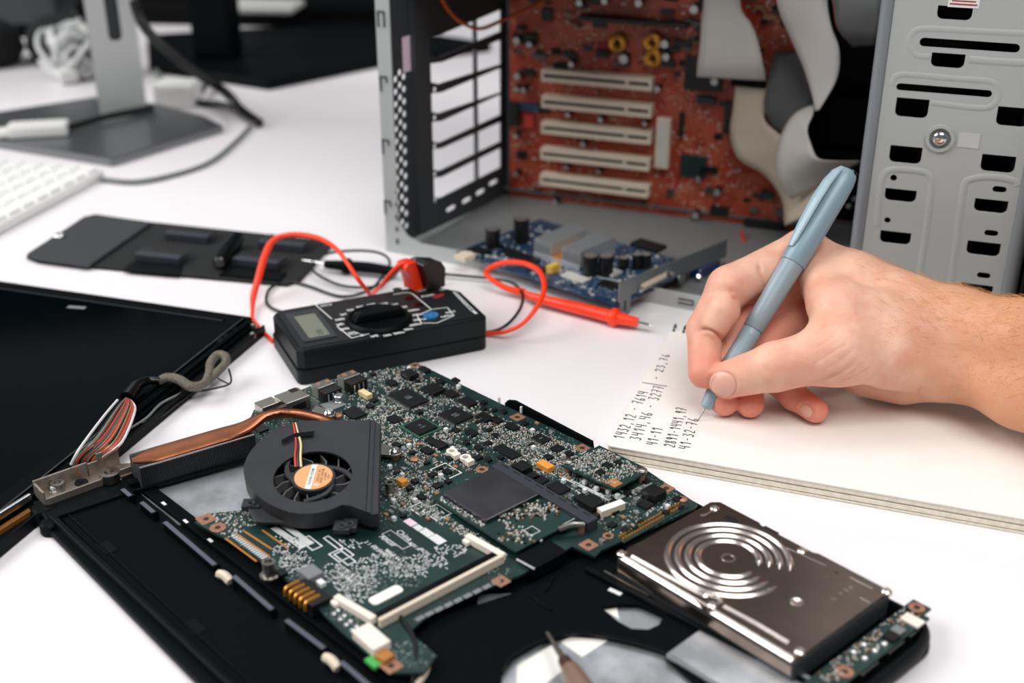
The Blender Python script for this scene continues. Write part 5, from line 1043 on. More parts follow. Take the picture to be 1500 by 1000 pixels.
# open channel between the two halves of the hinge edge
q = MB(); q.box(WS/2-3, -7, 9, WS-14, 1.2, 1.6); q.build('bezel_lip', 'glossy_black', ls); q = MB(); q.box(WS/2, 4, .4, WS-6, 8, 3.4); q.build('hinge_channel', 'black_plastic', ls, bevel=.6); q = MB(); q.box(WS/2, 8, .4, WS-10, 1.6, 7); q.build('hinge_rim', 'black_plastic', ls, bevel=.4)
for (x, y) in ((352, 477), (300, 518), (205, 588)):
    p = sp(x, y, 8); q = MB(); q.box(p[0], p[1]-1, 5, 18, 3.5, 4); q.build('channel_rib', 'black_matte', ls, bevel=.4)
for x, y in ((381, 477), (380, 490)): p = sp(x, y, 6); q = MB(); q.lathe(p[0]+2, p[1]-4, [(2, 4), (2, 7), (1.2, 8), (0, 8)], 12); q.build('hinge_screw', 'steel', ls, smooth=True)
q = MB(); p = sp(112, 450, 8.1); q.box(p[0], p[1], 8.12, 4, 13, .05, rot=.15); q.build('display_sticker', 'print_grey', ls)
for k, (x, y) in enumerate(((342, 481), (330, 491), (322, 498))):
    p = sp(x, y, 9); q = MB(); q.box(p[0], p[1], 9, 5, 1.6, .06); q.build('bezel_mark', 'dark_grey', ls)
# metal rail and amber strip near the lower corner
q = MB(); a, b = sp(40, 727, 12), sp(0, 752, 12); a2 = np.array(a)+(np.array(a)-np.array(b))*.1; b2 = np.array(b)+(np.array(b)-np.array(a))*.8
q.bar((*a2, 9), (*b2, 9), 2, 4); q.build('metal_rail', 'alu', ls, bevel=.4)
q = MB(); q.bar((a2[0], a2[1]+4, 3), (b2[0], b2[1]+4, 3), 3, 4.5); q.build('amber_strip', 'amber_dark', ls, bevel=.4); q = MB(); q.bar((a2[0], a2[1]+8.5, .5), (b2[0], b2[1]+8.5, .5), 5, 5); q.build('lower_rim', 'black_matte', ls, bevel=.6)
# display cable: grey braid, dark tape, fan of fine coloured wires in clear film
dc = thing('display_cable', 'grey braided display cable that opens into fine coloured wires beside the bracket', 'cable')
def tb(name, pts, r, m, par=dc, label=None, n=10, k=6, flat=None): q = MB(); q.tube([tuple(at(x, y, z)*1000) for x, y, z in pts], r, n, k, flat=flat); return q.build(name, m, par, smooth=True, label=label)
tb('braid', [(232, 559, .012), (245, 553, .014), (262, 556, .014), (280, 566, .012), (298, 562, .011), (306, 548, .012), (308, 532, .014), (318, 520, .016), (330, 522, .016), (330, 532, .014), (318, 545, .012), (302, 560, .009), (288, 571, .008)], [2.6, 3, 3, 3, 2.6, 2.6, 2.6, 2.8, 2.8, 2.6, 2.6, 2.4, 2], 'braid')
tb('tape_wrap', [(186, 583, .016), (195, 571, .016), (205, 562, .015), (218, 557, .014), (234, 558, .013)], [4.2, 4, 3.2, 2.4, 2.6], 'glossy_black')
tb('thin_wire', [(335, 540, .01), (338, 560, .006), (318, 568, .004), (285, 575, .003), (262, 590, .004), (235, 610, .004), (200, 622, .005)], .6, 'cable_black', label='thin black wire')
tb('thin_wire', [(322, 535, .012), (318, 552, .008), (335, 562, .005)], .5, 'cable_black', label='thin black wire')
tb('thin_wire', [(300, 562, .006), (262, 578, .005), (235, 592, .005), (215, 612, .005), (190, 628, .005)], .9, 'cable_grey', label='grey wire')
rnd = random.Random(9)
cols = ['cable_black', 'cable_grey', 'smd_tan', 'wire_red', 'cable_black', 'pcb_edge', 'wire_red', 'ribbon_dark', 'smd_tan', 'cable_black', 'wire_orange', 'copper_pad', 'wire_red', 'copper_pad', 'cable_white', 'copper_pad']
for k in range(16):
    u = k/15; j = rnd.uniform(-3, 3)
    tb('strand', [(184+8*u, 583+4*u, .017), (172+26*u+j, 596+6*u, .021), (140+40*u+j, 640+8*u, .024-.002*u), (110+42*u, 668+2*u, .016), (104+44*u, 684, .009)], .75, cols[k], n=6, k=5)
q = MB(); fp_ = [(173, 586, .0205), (197, 592, .0205), (150, 668, .022), (108, 678, .020)]
tb('film_edge', [(172, 586, .021), (150, 612, .025), (118, 655, .026), (104, 680, .018)], .8, 'cable_white', n=6)
# ---------------------------------------------------------------- multimeter
ma = math.atan2(52.4, 115.7)
MF = Frame((-.1312, .6699, 0), ma)
mm = thing('multimeter', 'black digital multimeter with a rotary dial and a small grey display', 'multimeter', MF)
MW, MD, MH = 127, 66, 24.5
def mp(x, y, h=MH): return MF.fp(x, y, h)
q = MB(); o_ = rrect(0, 0, MW, MD, 5); q.prism([(x*1, y*1) for x, y in o_], .6, 9.6); q.build('lower_shell', 'meter_black', mm, bevel=.5)
q = MB(); ch = [(1, 5), (5, 1), (MW-2, .5), (MW, 3), (MW, MD-20), (MW-16, MD), (6, MD), (1, MD-5)]
n_ = len(ch); cq = [(x*.985+1, y*.975+.8) for x, y in ch]; q.add([(x, y, 9.9) for x, y in ch]+[(x, y, MH-2.6) for x, y in ch]+[(x, y, MH-.8) for x, y in cq], [tuple(range(n_))[::-1], tuple(range(2*n_, 3*n_))]+[(r_*n_+i, r_*n_+(i+1) % n_, (r_+1)*n_+(i+1) % n_, (r_+1)*n_+i) for r_ in (0, 1) for i in range(n_)]); q.build('upper_shell', 'meter_black', mm, bevel=.5, seg=3)
q = MB(); q.prism([(x*.99+.6, y*.985+.5) for x, y in ch], 9.4, 10.1); q.build('shell_seam', 'glossy_black', mm)
q = MB(); cf = [(4, 4), (MW-4, 3.5), (MW-4, MD-21), (MW-18, MD-3), (5, MD-3)]; q.prism(cf, MH-.9, MH-.4); q.build('face_plate', 'dark_face', mm, bevel=.3)
ZM = MH-.38
p = [mp(*a, ZM) for a in ((411, 461), (434, 452), (486, 500), (450, 510))]; xs = [a[0] for a in p]; ys = [a[1] for a in p]
dx0, dx1, dy0, dy1 = 7.5, 29, 10, 56
q = MB(); q.holed(rrect(dx0, dy0, dx1, dy1, 1.5), [rrect(dx0+4.5, dy0+4, dx1-3, dy1-5, .8)], ZM, ZM+.7); q.build('display_frame', 'dark_grey', mm, bevel=.25)
q = MB(); q.box((dx0+4.5+dx1-3)/2, (dy0+dy1-1)/2, ZM-.1, dx1-dx0-7.5, dy1-dy0-9, .3); q.build('display', 'lcd_grey', mm)
q = MB(); q.text('0.00', 25, 24, ZM+.22, 5.5, rot=pi/2+0, sx=.8); q.v = [(v[0]-4, v[1]-3, v[2]) for v in q.v]; q.build('display_digits', 'lcd_seg', mm)
dc_ = mp(552, 456, ZM+5); DX, DY = dc_[0]+.5, dc_[1]-2; DR = 21
q = MB(); q.lathe(DX, DY, [(DR+.8, ZM), (DR+.6, ZM+.8), (DR-1.5, ZM+2.6), (DR-3, ZM+1.6), (0, ZM+1.6)], 48); dial = q.build('dial', 'black_plastic', mm, smooth=True)
q = MB(); q.box(DX, DY, ZM+1.6, 36, 8.5, 5.6, rot=.02, taper=.18); q.build('dial_grip', 'black_plastic', dial, bevel=1.2); q = MB(); q.box(DX-14, DY, ZM+7.2, 5, .8, .1); q.build('dial_mark', 'dark_grey', dial)
# printed scale: range numbers round the dial and framed groups
q = MB(); ring = ['OFF', '1000', '200', '20', '2000m', '200m', '200u', '2000u', '20m', '200m', '10A', 'hFE', 'D', '200', '2000', '20k', '200k', '2M', '750', '200']
for k, s in enumerate(ring):
    a = pi/2-.12-2*pi*k/20; r = DR+4.2; q.text(s, DX+r*math.cos(a), DY+r*math.sin(a)*.99, ZM+.05, 3.9, rot=0, sx=.85, bold=.035)
q.build('dial_numbers', 'print_white', mm, kind='stuff')
def frame_line(pts, w=.75, name='printed_frame'):
    q = MB(); P = [mp(x, y, ZM) for x, y in pts]
    for a, b in zip(P, P[1:]): q.bar((*a, ZM), (*b, ZM), w, .06)
    return q.build(name, 'print_white', mm)
frame_line([(481, 436), (463, 447), (486, 467)]); frame_line([(500, 473), (494, 478), (515, 495), (586, 477), (588, 470)]); frame_line([(576, 431), (596, 428), (604, 430), (632, 453)]); frame_line([(632, 453), (655, 450), (665, 462), (640, 473), (617, 473), (611, 462), (632, 453)])
q = MB()
for s, x, y, sz in (('DCV', 478, 447, 3), ('DCA', 517, 489, 3), ('ACV', 600, 424, 0), ('COM', 619, 425, 3.2), ('VΩmA', 637, 420, 3), ('10ADC', 655, 417, 3), ('FUSED', 627, 433, 2.6), ('500V', 650, 424, 2.4), ('NPN', 654, 463, 3), ('PNP', 625, 467, 2.6), ('EBCE', 660, 457, 2.4)):
    if sz: p = mp(x, y, ZM); q.text(s, p[0], p[1], ZM+.05, sz*1.25, rot=0, bold=.035)
q.build('printed_words', 'print_white', mm, kind='stuff')
for k in range(7):
    p = mp(670+k*4.2, 430+k*4.2, ZM); q = MB(); q.box(p[0]-1, p[1], ZM, 2, 9 if k > 3 else 7, .05, rot=.1); q.build('printed_note', 'print_white', mm)
p = mp(638, 435, ZM); q = MB(); q.prism([mp(*a, ZM) for a in ((633, 436), (638, 432), (651, 429), (650, 433), (640, 437))], ZM, ZM+.06); q.build('warning_arrow', 'print_red', mm)
p = mp(631, 461, ZM+1); q = MB(); q.ring(*p, ZM, ZM+1.2, 4, 5, 22); q.cyl(*p, ZM, ZM+.8, 4.2, 22); so = q.build('transistor_socket', 'blue_socket', mm, smooth=True)
for k in range(8): a = k*pi/4; q = MB(); q.cyl(p[0]+2.4*math.cos(a), p[1]+2.4*math.sin(a), ZM+.8, ZM+.85, .5, 8); q.build('socket_hole', 'chip_dark', so)
for x, y in ((582, 424), (614, 446), (600, 437)):
    p = mp(x, y, ZM); q = MB(); q.ring(*p, ZM, ZM+.25, 1.8, 3.2, 18); q.cyl(*p, ZM, ZM+.05, 1.8, 12); q.build('jack', 'glossy_black', mm)
# test leads
def lead(name, label, plug_px, col, side):
    t = thing(name, label, 'test lead', Frame(MF.o+MF.R @ np.array([*[v/1000 for v in mp(*plug_px, MH)], MH/1000]), ma), 'test leads of the multimeter'); return t
def tw(t, name, pts, r, m, n=10, k=7, label=None):
    q = MB(); q.tube([tuple(at(x, y, z)*1000) for x, y, z in pts], r, n, k); o = q.build(name, m, t, smooth=True, label=label); o.matrix_parent_inverse = t.matrix_basis.inverted(); return o
for nm, px, m, off in (('red test lead with its plug in the multimeter and probe by the notebook', (608, 421), 'orange', 0), ('black test lead plugged in beside the red one, looping behind the multimeter', (633, 420), 'cable_black', 1)):
    t = lead('test_lead', nm, px, m, 0); 
    q = MB(); Tm = Matrix.Rotation(pi/2, 4, 'X')
    prof = [(-5, 0), (5, 0), (6.5, 12), (5, 17), (-3, 21), (-10, 21), (-12, 17), (-8, 13), (-6, 6)] if off == 0 else [(-6, 0), (7, 0), (8, 13), (4, 19), (-6, 22), (-12, 20), (-9, 12)]
    q.holed([(a*1.0, b*1.0) for a, b in prof], [], -5.2, 5.2, T=Matrix.Rotation(math.radians(20), 4, 'Z') @ Tm); q.build('plug', m, t, bevel=1.6, seg=3, smooth=True)
    if off == 0: rt = t
    else: bt = t
tw(rt, 'wire', [(597, 383, .045), (586, 388, .044), (572, 402, .036), (560, 417, .026), (552, 424, .016), (545, 432, .006)], [2.6, 2, 1.7, 1.5, 1.5, 1.5], 'orange')
tw(rt, 'wire', [(545, 436, .01), (537, 425, .02), (524, 408, .03), (508, 384, .038), (492, 364, .042), (470, 350, .042), (445, 344, .040), (420, 344, .036), (400, 352, .032), (388, 374, .026), (379, 405, .016), (371, 435, .006), (370, 455, .003), (372, 470, .002), (400, 500, .0015)], [1.5, 1.5, 1.6, 1.5, 1.7, 1.9, 1.9, 1.9, 2.6, 2.6, 2.4, 1.3, 1.2, 1.2], 'orange')
tw(rt, 'wire', [(700, 490, .0015), (718, 488, .003), (740, 486, .006), (765, 474, .012), (786, 450, .020), (797, 424, .026), (792, 400, .030), (772, 387, .030), (745, 384, .026), (722, 390, .020), (712, 400, .014), (724, 412, .010), (745, 423, .007), (768, 428, .006)], [1.4, 1.4, 1.4, 1.5, 1.7, 2, 2, 2, 2, 2, 2, 2.2, 3], 'orange')
tw(rt, 'probe_handle', [(766, 430, .006), (800, 440, .007), (850, 452, .007), (893, 463, .007)], [2.6, 3.6, 4.4, 4.4], 'orange', 14)
tw(rt, 'probe_guard', [(893, 463, .007), (897, 464, .007), (903, 465, .007), (908, 466, .007)], [4.4, 6.4, 6.4, 4], 'orange', 16, 3); tw(rt, 'probe_nose', [(906, 466, .007), (934, 472, .0065)], [4.4, 3.2], 'orange', 14, 2)
tw(rt, 'probe_tip', [(933, 472, .0062), (950, 476, .006), (958, 478, .0055)], [1.1, 1.0, .3], 'chrome', 10, 3)
tw(bt, 'wire', [(622, 383, .04), (612, 378, .04), (598, 382, .03), (588, 392, .02), (575, 405, .01), (560, 416, .005), (535, 421, .004), (500, 418, .004), (470, 405, .005), (456, 392, .006), (462, 380, .008), (485, 370, .010), (530, 367, .012), (560, 372, .010), (571, 385, .006), (560, 405, .004), (540, 425, .003), (500, 434, .002), (450, 418, .002), (420, 412, .002), (396, 422, .002), (390, 440, .002), (400, 452, .002), (425, 460, .0015)], 1.05, 'cable_black')
tw(bt, 'wire', [(700, 484, .0015), (718, 486, .003), (742, 476, .006), (762, 452, .008), (765, 430, .008), (750, 414, .006), (720, 408, .004), (680, 404, .004), (640, 400, .004), (600, 392, .004)], 1.1, 'cable_black')
tw(bt, 'probe_handle', [(476, 387, .007), (500, 389, .007), (540, 392, .007), (580, 398, .007)], [3, 4, 4.2, 3.4], 'black_plastic', 14); tw(bt, 'probe_guard', [(505, 389, .007), (511, 390, .007)], [6.2, 6.2], 'black_plastic', 14, 1)
tw(bt, 'probe_tip', [(478, 387, .007), (462, 384, .007), (443, 381, .007)], [1.2, 1.1, .4], 'chrome', 10, 3)
# ---------------------------------------------------------------- black tool pouch with bit holders
q_ = [at(40, 374), at(128, 316), at(480, 360), at(428, 417)]
pa_ = math.atan2(*(q_[3]-q_[0])[[1, 0]]); PF = Frame((q_[0][0], q_[0][1], 0), pa_)
tp_ = thing('tool_pouch', 'open black felt tool pouch with a flap, lying behind the laptop screen', 'tool pouch', PF)
def pp_(pts, h=2): return [PF.fp(x, y, h) for x, y in pts]
q = MB(); q.prism(pp_([(38, 376), (100, 334), (124, 318), (140, 314), (220, 325), (470, 351), (488, 358), (440, 410), (420, 417), (250, 402), (120, 389), (55, 383)]), .4, 2.4); q.build('felt_back', 'felt_black', tp_, bevel=.6)
q = MB(); q.prism(pp_([(39, 371), (95, 335), (122, 317), (140, 313), (222, 325), (130, 389), (62, 380), (42, 375)], 5), 2.6, 5.2); q.build('flap', 'felt_flap', tp_, bevel=1.4, seg=3)
p = PF.fp(87, 345, 6); q = MB(); q.lathe(p[0], p[1], [(4.4, 4.8), (4.6, 6.2), (3.6, 7.6), (2, 8.2), (0, 8.2)], 20); q.build('snap_button', 'tin', tp_, smooth=True)
q = MB(); q.prism(pp_([(180, 395), (192, 383), (268, 386), (262, 402)], 4), 2.4, 4); q.build('elastic_band', 'black_plastic', tp_, bevel=.5); q = MB(); q.prism(pp_([(320, 402), (338, 389), (420, 398), (410, 410)], 4), 2.4, 4); q.build('elastic_band', 'black_plastic', tp_, bevel=.5)
def bit_holder(px, label, n=9, w=30, rot=0.0):
    c = PF.fp(*px, 6); o = PF.o+PF.R @ np.array([c[0]/1000, c[1]/1000, .0025]); t = thing('bit_holder', label, 'bit holder', Frame(o, pa_+rot), 'strips of screwdriver bits in the tool pouch')
    q = MB(); q.box(0, -2, 0, w, 8, 6.5); q.box(0, 4, 0, w, 6, 3); q.build('holder', 'bit_holder', t, bevel=.8)
    b0 = None
    for k in range(n):
        if b0 is None: q = MB(); T_ = Matrix.Rotation(-pi/2, 4, 'X'); q.cyl(0, 0, 0, 9, 1.35, 6, T=Matrix.Translation((0, 2, 4.6)) @ T_); q.cyl(0, 0, 9, 15, .9, 8, r2=.5, T=Matrix.Translation((0, 2, 4.6)) @ T_); b = b0 = q.build('bit', 'bit_steel', t)
        else: b = b0.copy(); COL.objects.link(b)
        b.location = ((-w/2+2+k*(w-4)/(n-1))/1000, 0, 0)
    return t
bit_holder((235, 376), 'dark strip of short screwdriver bits nearest the front left in the pouch', w=38)
bit_holder((277, 345), 'dark strip of screwdriver bits at the back left of the pouch', w=38, n=8)
bit_holder((378, 383), 'dark strip of screwdriver bits in the right half of the pouch', w=38)
bit_holder((415, 358), 'dark strip of screwdriver bits at the back right of the pouch', w=38, n=8)
a, b = PF.fp(322, 389, 7), PF.fp(348, 352, 7)
t = thing('screwdriver', 'round black screwdriver handle between the bit strips in the pouch', 'screwdriver', PF)
q = MB(); q.tube([(*a, 9), ((a[0]+b[0])/2, (a[1]+b[1])/2, 9), (*b, 9)], [5.2, 6.2, 5.4], 16, 3); q.build('handle', 'black_plastic', t, smooth=True); q = MB(); d = np.array(b)-np.array(a); d /= np.linalg.norm(d); e_ = np.array(a)-d*1.2; q.tube([(*e_, 9), (*a, 9)], [3.6, 5], 16, 1); q.build('end_cap', 'glossy_black', t, smooth=True)
# ---------------------------------------------------------------- notebook
NH = 9.5
n0, n1 = at(888, 652, NH/1000), at(985, 480, NH/1000); na = math.atan2(n1[1]-n0[1], n1[0]-n0[0])
NF = Frame((n0[0], n0[1], 0), na)                        # x along the left edge (up the page), page at y < 0
nb = thing('notebook', 'open spiral notebook with handwritten sums, lying under the writing hand', 'notebook', NF)
NL = np.linalg.norm(n1-n0)*1000; NWd = 236
def layer(z0, z1, dx, dy, m, name, label=None, bend=0):
    q = MB(); q.holed(rrect(dx, -NWd+dy, NL+dx, dy, 3), [], z0, z1); return q.build(name, m, nb, label=label, bevel=.25)
layer(.3, 1.3, .5, .5, 'paper_edge', 'back_cover'); layer(1.3, 2.0, 1.8, -1, 'paper_edge', 'pages')
layer(2.0, 4.6, .8, -.3, 'paper_edge', 'pages'); layer(4.6, 5.1, 1.8, -1.4, 'gap_brown', 'shaded_gap'); layer(5.1, 5.9, 1.2, -.6, 'paper_edge', 'pages')  # brown layer: shade of the gap between pages put into the colour
layer(5.9, 8.6, .6, -.4, 'paper_edge', 'pages'); layer(8.6, 8.8, 1.6, -1, 'paper_edge', 'page_gap'); layer(8.8, NH, 0, 0, 'paper', 'top_page')
for k in range(34):
    y = -1.8-k*6.6; q = MB(); q.box(NL-4, y, NH, 3.2, 1.8, .06); q.build('ring_hole', 'print_black', nb)
    q = MB(); q.tube([(NL-4.6, y, NH-.2), (NL-2, y, NH+2.6), (NL+2, y, NH+1.6), (NL+3, y, NH-4), (NL+1, y, 1)], .55, 6, 4); q.build('ring', 'wire_dark', nb, smooth=True)
# handwriting
G = {'0': [[(0, .5), (.15, .95), (.5, 1), (.7, .6), (.55, .05), (.2, 0), (0, .5)]], '1': [[(.1, .7), (.45, 1), (.4, 0)]], '2': [[(.05, .75), (.3, 1), (.6, .8), (.45, .45), (0, .03), (.65, .05)]], '3': [[(.1, .95), (.6, .95), (.3, .6), (.6, .35), (.4, 0), (0, .1)]], '4': [[(.05, 1), (0, .5), (.4, .48)], [(.6, 1), (.55, 0)]], '5': [[(.6, 1), (.15, .97), (.1, .55), (.5, .5), (.5, .1), (0, .02)]], '6': [[(.5, 1), (.1, .5), (.1, .1), (.45, 0), (.55, .35), (.1, .42)]], '7': [[(0, .95), (.6, 1), (.25, 0)], [(.1, .5), (.5, .5)]], '8': [[(.3, .55), (.05, .85), (.35, 1), (.5, .8), (.05, .2), (.3, 0), (.6, .2), (.3, .55)]], '9': [[(.55, .75), (.3, 1), (.05, .75), (.3, .5), (.55, .75), (.4, 0)]], '-': [[(.1, .45), (.55, .48)]], ',': [[(.25, .1), (.15, -.2)]], '|': [[(.3, 1.3), (.3, -.9)]], ' ': []}
def write(body, px0, px1, size, name='handwriting'):     # baseline from one photographed point to the other
    a = np.array(NF.fp(*px0, NH)); b = np.array(NF.fp(*px1, NH)); d = b-a; L = np.linalg.norm(d); d /= L; nrm = np.array([-d[1], d[0]]); stp = L/len(body); q = MB()
    for i, ch in enumerate(body):
        for st in G[ch]:
            pts = [a+d*(i*stp+u*stp*.82+rnd.uniform(-.1, .1))+nrm*(v*size) for u, v in st]
            q.tube([(p[0], p[1], NH+.12) for p in pts], .27, 5, 3 if len(pts) > 2 else 1)
    return q.build(name, 'ink', nb)
write('1432,12 - 7614', (914, 643), (951, 573), 6.2); write('- 23,76', (966, 556), (982, 518), 5); write('|', (961, 566), (966, 556), 7)
write('3414,46 - 3277', (938, 645), (974, 565), 6.2); write('41-11', (962, 652), (972, 626), 6); write('2891-1441,97', (988, 655), (1007, 597), 6); write('41-32-76', (1010, 658), (1024, 612), 6)
# ---------------------------------------------------------------- pen
tip = at(1022, 616, (NH+.2)/1000); PZ = .135; top = at(1243, 250, PZ)
pd = top-tip; PLn = np.linalg.norm(pd)*1000; pd /= np.linalg.norm(pd)
vw = np.array([0, 0, H])-tip; yy = np.cross(pd, vw); yy /= np.linalg.norm(yy); xx = np.cross(yy, pd)   # xx faces the viewer
PN = Frame(tip, R=[xx, yy, pd])
pen = thing('pen', 'pale grey-blue capped-end pen held in the hand, its tip on the notebook', 'pen', PN)
K = PLn/165
q = MB(); q.lathe(0, 0, [(.15, 0), (.35, 1.5), (.45, 10)], 12); q.build('tip', 'steel', pen, smooth=True)
q = MB(); q.lathe(0, 0, [(1.8, 8*K), (3.5, 8.8*K), (3.9, 11*K), (5.0, 17*K), (5.4, 24*K), (5.6, 40*K), (5.7, 56*K), (5.75, 57*K), (5.5, 57.4*K), (5.5, 59.8*K)], 40); q.build('grip', 'pen_grip', pen, smooth=True)
q = MB(); q.lathe(0, 0, [(5.7, 60*K), (6.1, 60.6*K), (6.4, 75*K), (6.8, 98*K), (6.9, 112*K)], 40); q.build('barrel', 'pen_body', pen, smooth=True)
q = MB(); q.lathe(0, 0, [(6.9, 103*K), (7.4, 103.3*K), (7.6, 104*K), (7.8, 125*K), (7.6, 150*K), (7.2, 158*K), (6.4, 162*K), (5.2, 164.5*K), (4, 165*K), (0, 165*K)], 40); q.build('cap', 'pen_cap', pen, smooth=True)
# clip: a tapering blade standing off the cap
ca = math.radians(-50); cdx, cdy = math.cos(ca), math.sin(ca)
q = MB(); vs = []; fs = []; prof = [(110, 2.2, .2, 1.6), (114, 3.0, .6, 2.0), (126, 3.9, 1.4, 2.4), (140, 4.2, 1.9, 2.8), (152, 4.0, 1.3, 3.0), (160, 3.2, -.6, 3.2), (164.4, 2.2, -3.2, 2.6)]
for z, w, off, th_ in prof:
    r = 7.5+off
    for (a_, b_) in ((-w, 0), (w, 0), (w*.75, th_*.6), (0, th_*.8), (-w*.75, th_*.6)): vs.append((cdx*(r+b_)-cdy*a_, cdy*(r+b_)+cdx*a_, z*K))
for i in range(len(prof)-1):
    for k in range(5): fs.append((i*5+k, i*5+(k+1) % 5, (i+1)*5+(k+1) % 5, (i+1)*5+k))
fs += [tuple(range(5))[::-1], tuple(range((len(prof)-1)*5, len(prof)*5))]; q.add(vs, fs); q.build('clip', 'pen_clip', pen, bevel=.5)
q = MB(); q.lathe(1.5, 2.2, [(3.1, 163.6*K), (3, 165.4*K), (0, 165.8*K)], 20); q.build('end_plug', 'chip_dark', pen, smooth=True)
# ---------------------------------------------------------------- the writing hand: one continuous skin grown from tapered bones
def Jt(x, y, z): return at(x, y, z/1000)*1000
HJ = dict(imcp=Jt(1178, 370, 84), ipip=Jt(1068, 421, 74), idip=Jt(1033, 482, 52), itip=Jt(1031, 546, 36),
          mmcp=Jt(1205, 392, 70), mpip=Jt(1094, 452, 55), mdip=Jt(1064, 538, 32), mtip=Jt(1061, 588, 18.5),
          rmcp=Jt(1225, 430, 56), rpip=Jt(1120, 502, 38), rdip=Jt(1096, 560, 25), rtip=Jt(1099, 591, 18),
          lmcp=Jt(1250, 475, 42), lpip=Jt(1140, 558, 21.5), ldip=Jt(1163, 580, 19.5), ltip=Jt(1195, 601, 17.5),
          tcmc=Jt(1345, 500, 52), tmcp=Jt(1232, 514, 54), tipj=Jt(1135, 537, 46), ttip=Jt(1066, 556, 35))
x0_, x1_, y0_, y1_, z0_, z1_ = 88, 372, 505, 735, 2, 110
VX = .95
gx = np.arange(x0_, x1_, VX, dtype=np.float32); gy = np.arange(y0_, y1_, VX, dtype=np.float32); gz = np.arange(z0_, z1_, VX, dtype=np.float32)
def cone(a, b, ra, rb, sq=1.0):                          # distance to a tapered capsule, evaluated on a local block only
    a, b = np.array(a, np.float32), np.array(b, np.float32); m = 16+max(ra, rb)
    lo = np.minimum(a, b)-m; hi = np.maximum(a, b)+m
    i = [np.searchsorted(g, v) for g, v in zip((gx, gy, gz), lo)]; j = [np.searchsorted(g, v) for g, v in zip((gx, gy, gz), hi)]
    X = gx[i[0]:j[0], None, None]; Y = gy[None, i[1]:j[1], None]; Z = gz[None, None, i[2]:j[2]]; d = b-a; L2 = float(d @ d)
    t = np.clip(((X-a[0])*d[0]+(Y-a[1])*d[1]+(Z-a[2])*d[2])/L2, 0, 1); r = ra+(rb-ra)*t
    D = np.sqrt((X-a[0]-t*d[0])**2+(Y-a[1]-t*d[1])**2+(Z-a[2]-t*d[2])**2)-r
    return (slice(i[0], j[0]), slice(i[1], j[1]), slice(i[2], j[2])), D
def smin(a, b, k):
    h = np.clip(.5+.5*(b-a)/k, 0, 1); return b*(1-h)+a*h-k*h*(1-h)
def field(): return np.full((len(gx), len(gy), len(gz)), 60, np.float32)
def put(Fd, k, *a): s, D = cone(*a); Fd[s] = smin(Fd[s], D, k)
Pm = field()
j = HJ
for a, b, ra, rb in ((Jt(1400, 478, 60), Jt(1250, 412, 76), 20, 16.5), (Jt(1250, 412, 76), j['imcp'], 16.5, 12.5), (Jt(1400, 532, 38), Jt(1400, 478, 60), 18.5, 20),
                     (Jt(1385, 500, 52), Jt(1240, 455, 70), 21, 16), (Jt(1380, 540, 38), j['mmcp'], 17, 12), (Jt(1370, 545, 34), j['rmcp'], 15, 12), (Jt(1360, 548, 30), j['lmcp'], 14, 12),
                     (Jt(1322, 556, 26), Jt(1262, 550, 26), 14.6, 12), (j['tcmc'], j['tmcp'], 20, 17), (Jt(1300, 520, 50), Jt(1250, 500, 56), 19, 16), (Jt(1330, 525, 46), Jt(1400, 530, 42), 18, 20),
                     (j['tmcp'], Jt(1222, 455, 70), 15, 13.5), (Jt(1215, 440, 72), Jt(1200, 405, 78), 13, 13), (Jt(1215, 405, 74), j['mmcp'], 12, 12),
                     (Jt(1400, 478, 60), Jt(1500, 500, 64), 20.5, 22), (Jt(1400, 532, 39), Jt(1500, 566, 42), 18.5, 22.5), (Jt(1500, 500, 64), Jt(1760, 548, 70), 22, 25), (Jt(1500, 566, 42), Jt(1760, 650, 48), 22.5, 26)):
    put(Pm, 7, a, b, ra, rb)
put(Pm, 6, j['imcp'], j['ipip'], 14, 12); put(Pm, 5, j['mmcp'], j['mpip'], 11.5, 10.5); put(Pm, 4, j['rmcp'], j['rpip'], 11, 10); put(Pm, 4, j['lmcp'], j['lpip'], 10.5, 8.8)
put(Pm, 12, j['tmcp'], j['tipj'], 16, 13.2)
for chain, k in (((('ipip', 'idip', 12.2, 10.6), ('idip', 'itip', 10.5, 8.9))), 1.6), (((('mpip', 'mdip', 10, 9), ('mdip', 'mtip', 9, 8.2))), 1), (((('rpip', 'rdip', 9.4, 8.6), ('rdip', 'rtip', 8.6, 8))), 1), (((('lpip', 'ldip', 8.6, 8), ('ldip', 'ltip', 8, 7))), 1):
    Fg = field()
    for a, b, ra, rb in chain: put(Fg, 2.5, j[a], j[b], ra, rb)
    if chain[0][0] == 'ipip': put(Fg, 4, (j['ipip']+j['imcp']*.25)/1.25, j['ipip'], 12, 12.1); put(Fg, 3, Jt(1060, 455, 66), Jt(1046, 476, 58), 9.5, 9)
    Pm = smin(Pm, Fg, k)
Fg = field(); put(Fg, 2, j['tmcp'], j['tipj'], 14, 13.2); put(Fg, 3, j['tipj'], j['ttip'], 13.4, 10.6); Pm = smin(Pm, Fg, 2.2)
